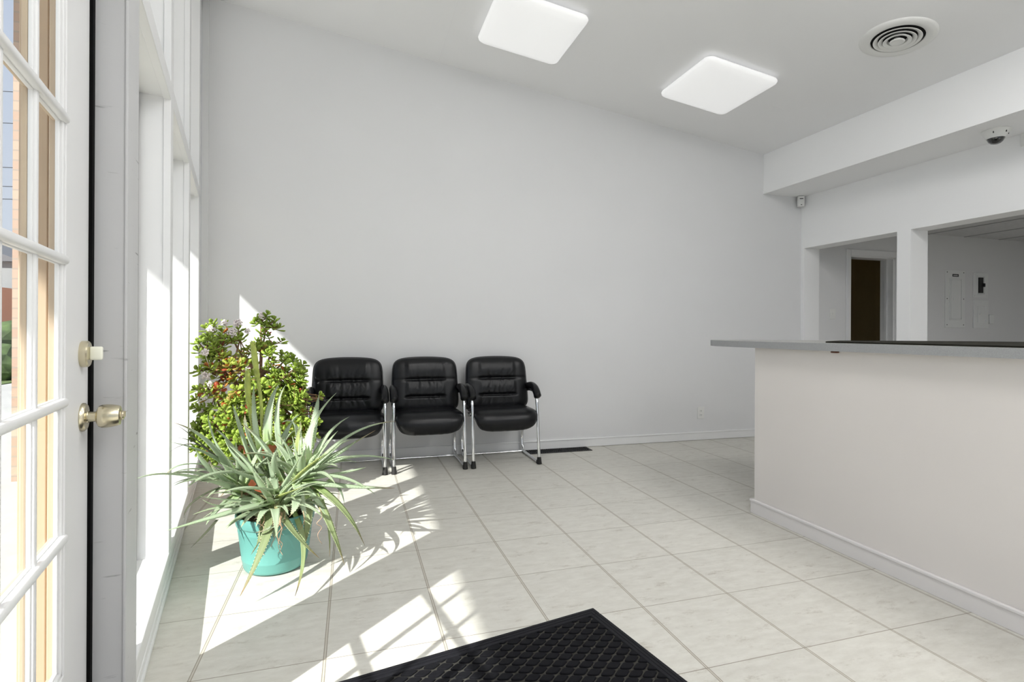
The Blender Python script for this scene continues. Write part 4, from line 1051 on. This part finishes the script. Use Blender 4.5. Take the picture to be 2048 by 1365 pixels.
for P in ([(-0.34, 2.86, 0.36), (-0.436, 2.98, 0.562), (-0.454, 3.0, 0.756), (-0.478, 3.0, 0.925), (-0.495, 3.0, 1.059)], [(-0.46, 2.9, 0.36), (-0.476, 2.98, 0.523), (-0.5, 3.0, 0.661), (-0.515, 3.0, 0.783), (-0.516, 3.0, 0.92)]):
    s_ = spline(P, 5); b_ = bmesh.new(); n = len(s_)
    tube(b_, s_, [0.0085 if i < n - 8 else 0.0085 + 0.008 * math.sin((i - n + 8) / 8 * math.pi) * (1 - 0.3 * (i - n + 8) / 8) for i in range(n - 1)] + [0.002], 10)
    for j in range(70):       # scaly bracts up the spike
        i = n - 8 + (j / 70) * 7; i0 = int(i); p = s_[i0].lerp(s_[min(i0 + 1, n - 1)], i - i0); a = j * 2.4
        o_ = Vector((math.cos(a), math.sin(a), 0)); q = p + o_ * 0.012
        t_ = bmesh.new(); bmesh.ops.create_cone(t_, segments=5, radius1=0.004, radius2=0.0005, depth=0.016, cap_ends=True)
        merge(b_, t_, Matrix.Translation(q) @ Matrix.Rotation(0.2, 4, Vector((-o_.y, o_.x, 0))))
    auto_smooth(link('flower_stalk', b_, 'stalk', al, mw=AI), 60)
b_ = bmesh.new()
for j in range(13):
    x = ra.uniform(-0.35, -0.12) if j < 9 else ra.uniform(-0.42, -0.3); y = ra.uniform(2.46, 2.56); z = 0.31; P = [(x, y + 0.06, z)]
    L = ra.uniform(0.08, 0.2); m_ = 6
    for q in range(1, m_ + 1): P.append((x + ra.uniform(-0.014, 0.014), y + ra.uniform(-0.01, 0.01), z - L * q / m_))
    s_ = spline(P, 4); tube(b_, s_, [0.0018 * (1 - 0.5 * i / len(s_)) for i in range(len(s_))], 5)
auto_smooth(link('roots', b_, 'root', al, mw=AI), 80)

# jade plant
JX, JY = -0.60, 4.02
jd = tag(empty('potted_jade_plant', (JX, JY, 0)), 'bushy jade plant with pale flower clusters in a terracotta pot in the window corner', 'potted plant')
JI = Matrix.Translation((-JX, -JY, 0))
b_ = bmesh.new(); lathe(b_, [(0.0, 0.012), (0.125, 0.012), (0.132, 0.02), (0.172, 0.28), (0.190, 0.282), (0.196, 0.345), (0.192, 0.352), (0.180, 0.352), (0.176, 0.31)], 48, caps=False); auto_smooth(link('pot', b_, 'terra', jd), 40)
b_ = bmesh.new(); lathe(b_, [(0.0, 0.001), (0.165, 0.001), (0.182, 0.03), (0.176, 0.032), (0.160, 0.010), (0.0, 0.010)], 48, caps=False); auto_smooth(link('saucer', b_, 'terra', jd), 40)
b_ = bmesh.new(); lathe(b_, [(0.0, 0.325), (0.179, 0.318)], 30, caps=False); link('soil', b_, 'soil', jd)
J = [(-0.82, 4.1, 1.092), (-0.839, 3.9, 1.02), (-0.738, 4.0, 1.052), (-0.66, 4.1, 0.979), (-0.601, 4.2, 1.14), (-0.56, 4.2, 1.012), (-0.475, 4.2, 0.901), (-0.372, 4.2, 0.845), (-0.484, 4.0, 0.772), (-0.358, 4.05, 0.729), (-0.226, 4.1, 0.640), (-0.263, 3.9, 0.553), (-0.272, 3.8, 0.478), (-0.376, 3.9, 0.641), (-0.447, 3.7, 0.636), (-0.357, 3.7, 0.535), (-0.434, 3.6, 0.491), (-0.521, 3.6, 0.589), (-0.635, 3.6, 0.625), (-0.728, 3.65, 0.684), (-0.823, 3.7, 0.712), (-0.879, 3.8, 0.862), (-0.917, 3.9, 0.987), (-0.91, 4.0, 1.099), (-0.92, 3.85, 0.73), (-0.92, 3.8, 0.608), (-0.915, 3.75, 0.49), (-0.885, 3.7, 0.403), (-0.799, 3.6, 0.387), (-0.707, 3.55, 0.453), (-0.616, 3.5, 0.488), (-0.534, 3.5, 0.454), (-0.8, 3.6, 0.54), (-0.708, 3.55, 0.574), (-0.788, 3.8, 0.861), (-0.691, 3.75, 0.863), (-0.595, 3.7, 0.801), (-0.507, 3.7, 0.735), (-0.828, 3.85, 0.969), (-0.645, 4.25, 1.176), (-0.526, 3.95, 0.915), (-0.621, 3.6, 0.748), (-0.824, 3.65, 0.44), (-0.689, 3.6, 0.37), (-0.793, 3.7, 0.323), (-0.391, 3.75, 0.43),
     (-0.72, 3.95, 0.75), (-0.62, 3.9, 0.68), (-0.52, 3.9, 0.62), (-0.80, 4.0, 0.62), (-0.88, 4.15, 0.85), (-0.75, 4.25, 0.9), (-0.55, 4.3, 0.75), (-0.40, 4.3, 0.6), (-0.45, 4.1, 0.5), (-0.7, 4.3, 0.65), (-0.85, 4.2, 0.6), (-0.62, 4.35, 0.5), (-0.30, 4.0, 0.42), (-0.90, 3.95, 0.42), (-0.66, 3.75, 0.55), (-0.55, 3.72, 0.52), (-0.40, 4.05, 0.70), (-0.44, 3.92, 0.80), (-0.36, 3.92, 0.62), (-0.33, 3.98, 0.55), (-0.46, 3.85, 0.66), (-0.40, 4.0, 0.80), (-0.34, 4.0, 0.68), (-0.30, 3.92, 0.64)]
rj = random.Random(4)
trunk = [Vector(p) for p in ((JX, JY, 0.31), (-0.60, 4.0, 0.42), (-0.585, 3.99, 0.53), (-0.60, 4.0, 0.64))]
nodes = [(Vector((-0.585, 3.99, 0.50)), 0.020), (Vector((-0.70, 3.95, 0.66)), 0.014), (Vector((-0.50, 3.95, 0.62)), 0.014), (Vector((-0.62, 4.08, 0.80)), 0.014), (Vector((-0.60, 3.80, 0.55)), 0.012), (Vector((-0.76, 3.85, 0.84)), 0.011), (Vector((-0.78, 3.80, 0.55)), 0.012), (Vector((-0.46, 4.08, 0.72)), 0.011), (Vector((-0.55, 3.99, 0.42)), 0.012)]
b_ = bmesh.new(); tube(b_, spline(trunk, 4), [0.032 - 0.001 * i for i in range(13)], 12)
for i, (p, r) in enumerate(nodes[1:]):
    q = nodes[0][0] if i not in (4,) else nodes[1][0]
    mid_ = q.lerp(p, 0.5) + Vector((0, 0, -0.02)); s_ = spline([q, mid_, p], 5); tube(b_, s_, [0.02 + (r - 0.02) * k / (len(s_) - 1) for k in range(len(s_))], 9)
tips = []
for c in J:
    c = Vector(c); tips.append(c)
    p, r = min(nodes, key=lambda q: (q[0] - c).length)
    s_ = spline([p, p.lerp(c, 0.55) + Vector((rj.uniform(-.02, .02), rj.uniform(-.02, .02), -0.015)), c], 5)
    tube(b_, s_, [r * 0.75 + (0.0045 - r * 0.75) * k / (len(s_) - 1) for k in range(len(s_))], 7)
    for _ in range(7):
        o_ = Vector((rj.gauss(0, 1), rj.gauss(0, 1), rj.gauss(0.0, 0.9))).normalized() * rj.uniform(0.04, 0.09)
        e_ = c + o_
        xf = -0.268 - 0.188 * e_.y + 0.02
        if e_.x < xf: e_.x = xf + rj.uniform(0, 0.02)
        if e_.x > -0.34 and e_.y > 3.85: e_.x = -0.34
        if e_.x > -0.46 and e_.y > 4.10: e_.y = 4.10
        if e_.z < 0.33 and (e_.xy - Vector((JX, JY))).length < 0.2: continue
        tips.append(e_); tube(b_, [c - o_ * 0.05, c + o_ * 0.5 + Vector((0, 0, -0.006)), e_], [0.0045, 0.0038, 0.003], 6)
auto_smooth(link('branches', b_, 'bark', jd, mw=JI), 70)
# one fleshy obovate leaf, low-poly but thick
LF = []
for i, (t, w) in enumerate(((0.0, 0.10), (0.25, 0.34), (0.55, 0.86), (0.80, 0.98), (0.95, 0.62), (1.0, 0.18))):
    LF.append([(t, w * 0.5, 0.02), (t, 0, 0.055 * (0.5 + w)), (t, -w * 0.5, 0.02), (t, 0, -0.05 * (0.4 + w))])
b_ = bmesh.new(); cl = color_layer(b_)
def jade_leaf(p, d, up, L, c):
    side = d.cross(up).normalized(); n_ = side.cross(d).normalized(); W_ = L * 0.62; R_ = []
    for ring_ in LF:
        R_.append([b_.verts.new(p + d * (q[0] * L) + side * (q[1] * W_) + n_ * (q[2] * L * 1.6 + 0.16 * L * q[0] ** 2)) for q in ring_])
    fs = [b_.faces.new(R_[0][::-1]), b_.faces.new(R_[-1])]
    for a, e_ in zip(R_, R_[1:]):
        for k in range(4): fs.append(b_.faces.new((a[k], a[(k + 1) % 4], e_[(k + 1) % 4], e_[k])))
    for f in fs:
        f.smooth = True
        for l in f.loops: l[cl] = (*c, 1)
for c in tips:
    ax_ = (c - Vector((JX, JY, 0.62))); ax_ = (ax_.normalized() + Vector((rj.uniform(-.5, .5), rj.uniform(-.5, .5), 0.6))).normalized()
    e1 = ax_.cross(Vector((0.3, 0.2, 1))).normalized(); e2 = ax_.cross(e1)
    redz = math.exp(-(((c.x + 0.76) / 0.11) ** 2 + ((c.z - 0.84) / 0.14) ** 2)) * 0.75 + 0.05
    a0 = rj.uniform(0, 6.28); nl = 4
    for lev in range(nl):
        for h in (0, 1):
            a = a0 + lev * math.pi / 2 + h * math.pi + rj.uniform(-.25, .25)
            rad_ = e1 * math.cos(a) + e2 * math.sin(a); el = (0.15, 0.35, 0.7, 1.2)[lev] + rj.uniform(-.15, .15)
            d = (rad_ * math.cos(el) + ax_ * math.sin(el)).normalized()
            L = (0.050, 0.050, 0.040, 0.026)[lev] * rj.uniform(0.8, 1.2)
            u = rj.random()
            if u < redz * 0.65: cc = rj.choice([(0.50, 0.15, 0.03), (0.55, 0.26, 0.06), (0.42, 0.08, 0.03), (0.50, 0.38, 0.10)])
            else:
                g = rj.uniform(0.75, 1.25); cc = (0.36 * g + redz * 0.12, 0.50 * g, 0.075 * g)
            jade_leaf(c - ax_ * (0.024 - 0.009 * lev), d, ax_, L, cc)
link('foliage', b_, 'jade', jd, mw=JI)
for (fx, fy, fz, fr) in ((-0.905, 3.95, 1.125, 0.030), (-0.83, 3.98, 1.165, 0.020), (-0.745, 3.95, 1.165, 0.032), (-0.765, 3.9, 1.10, 0.034), (-0.885, 3.72, 0.975, 0.024), (-0.885, 3.75, 0.83, 0.028), (-0.86, 3.70, 0.77, 0.028), (-0.69, 4.0, 1.11, 0.018), (-0.885, 3.70, 0.70, 0.016), (-0.635, 4.2, 1.225, 0.024), (-0.92, 3.80, 0.60, 0.016)):
    b_ = bmesh.new(); c = Vector((fx, fy, fz)); q = min(tips, key=lambda t_: (t_ - c).length)
    for _ in range(int(14 + fr * 1800)):
        o_ = Vector((rj.gauss(0, 1), rj.gauss(0, 1), rj.gauss(0.3, 1))).normalized() * fr * rj.uniform(0.5, 1.0)
        t_ = bmesh.new(); bmesh.ops.create_icosphere(t_, subdivisions=1, radius=rj.uniform(0.0042, 0.0065)); merge(b_, t_, Matrix.Translation(c + o_))
        tube(b_, [c - Vector((0, 0, fr * 0.4)), c + o_], 0.0006, 3)
    tube(b_, [q, c - Vector((0, 0, fr * 0.4))], 0.0014, 5)
    link('flower_cluster', b_, 'flower', jd, mw=JI)
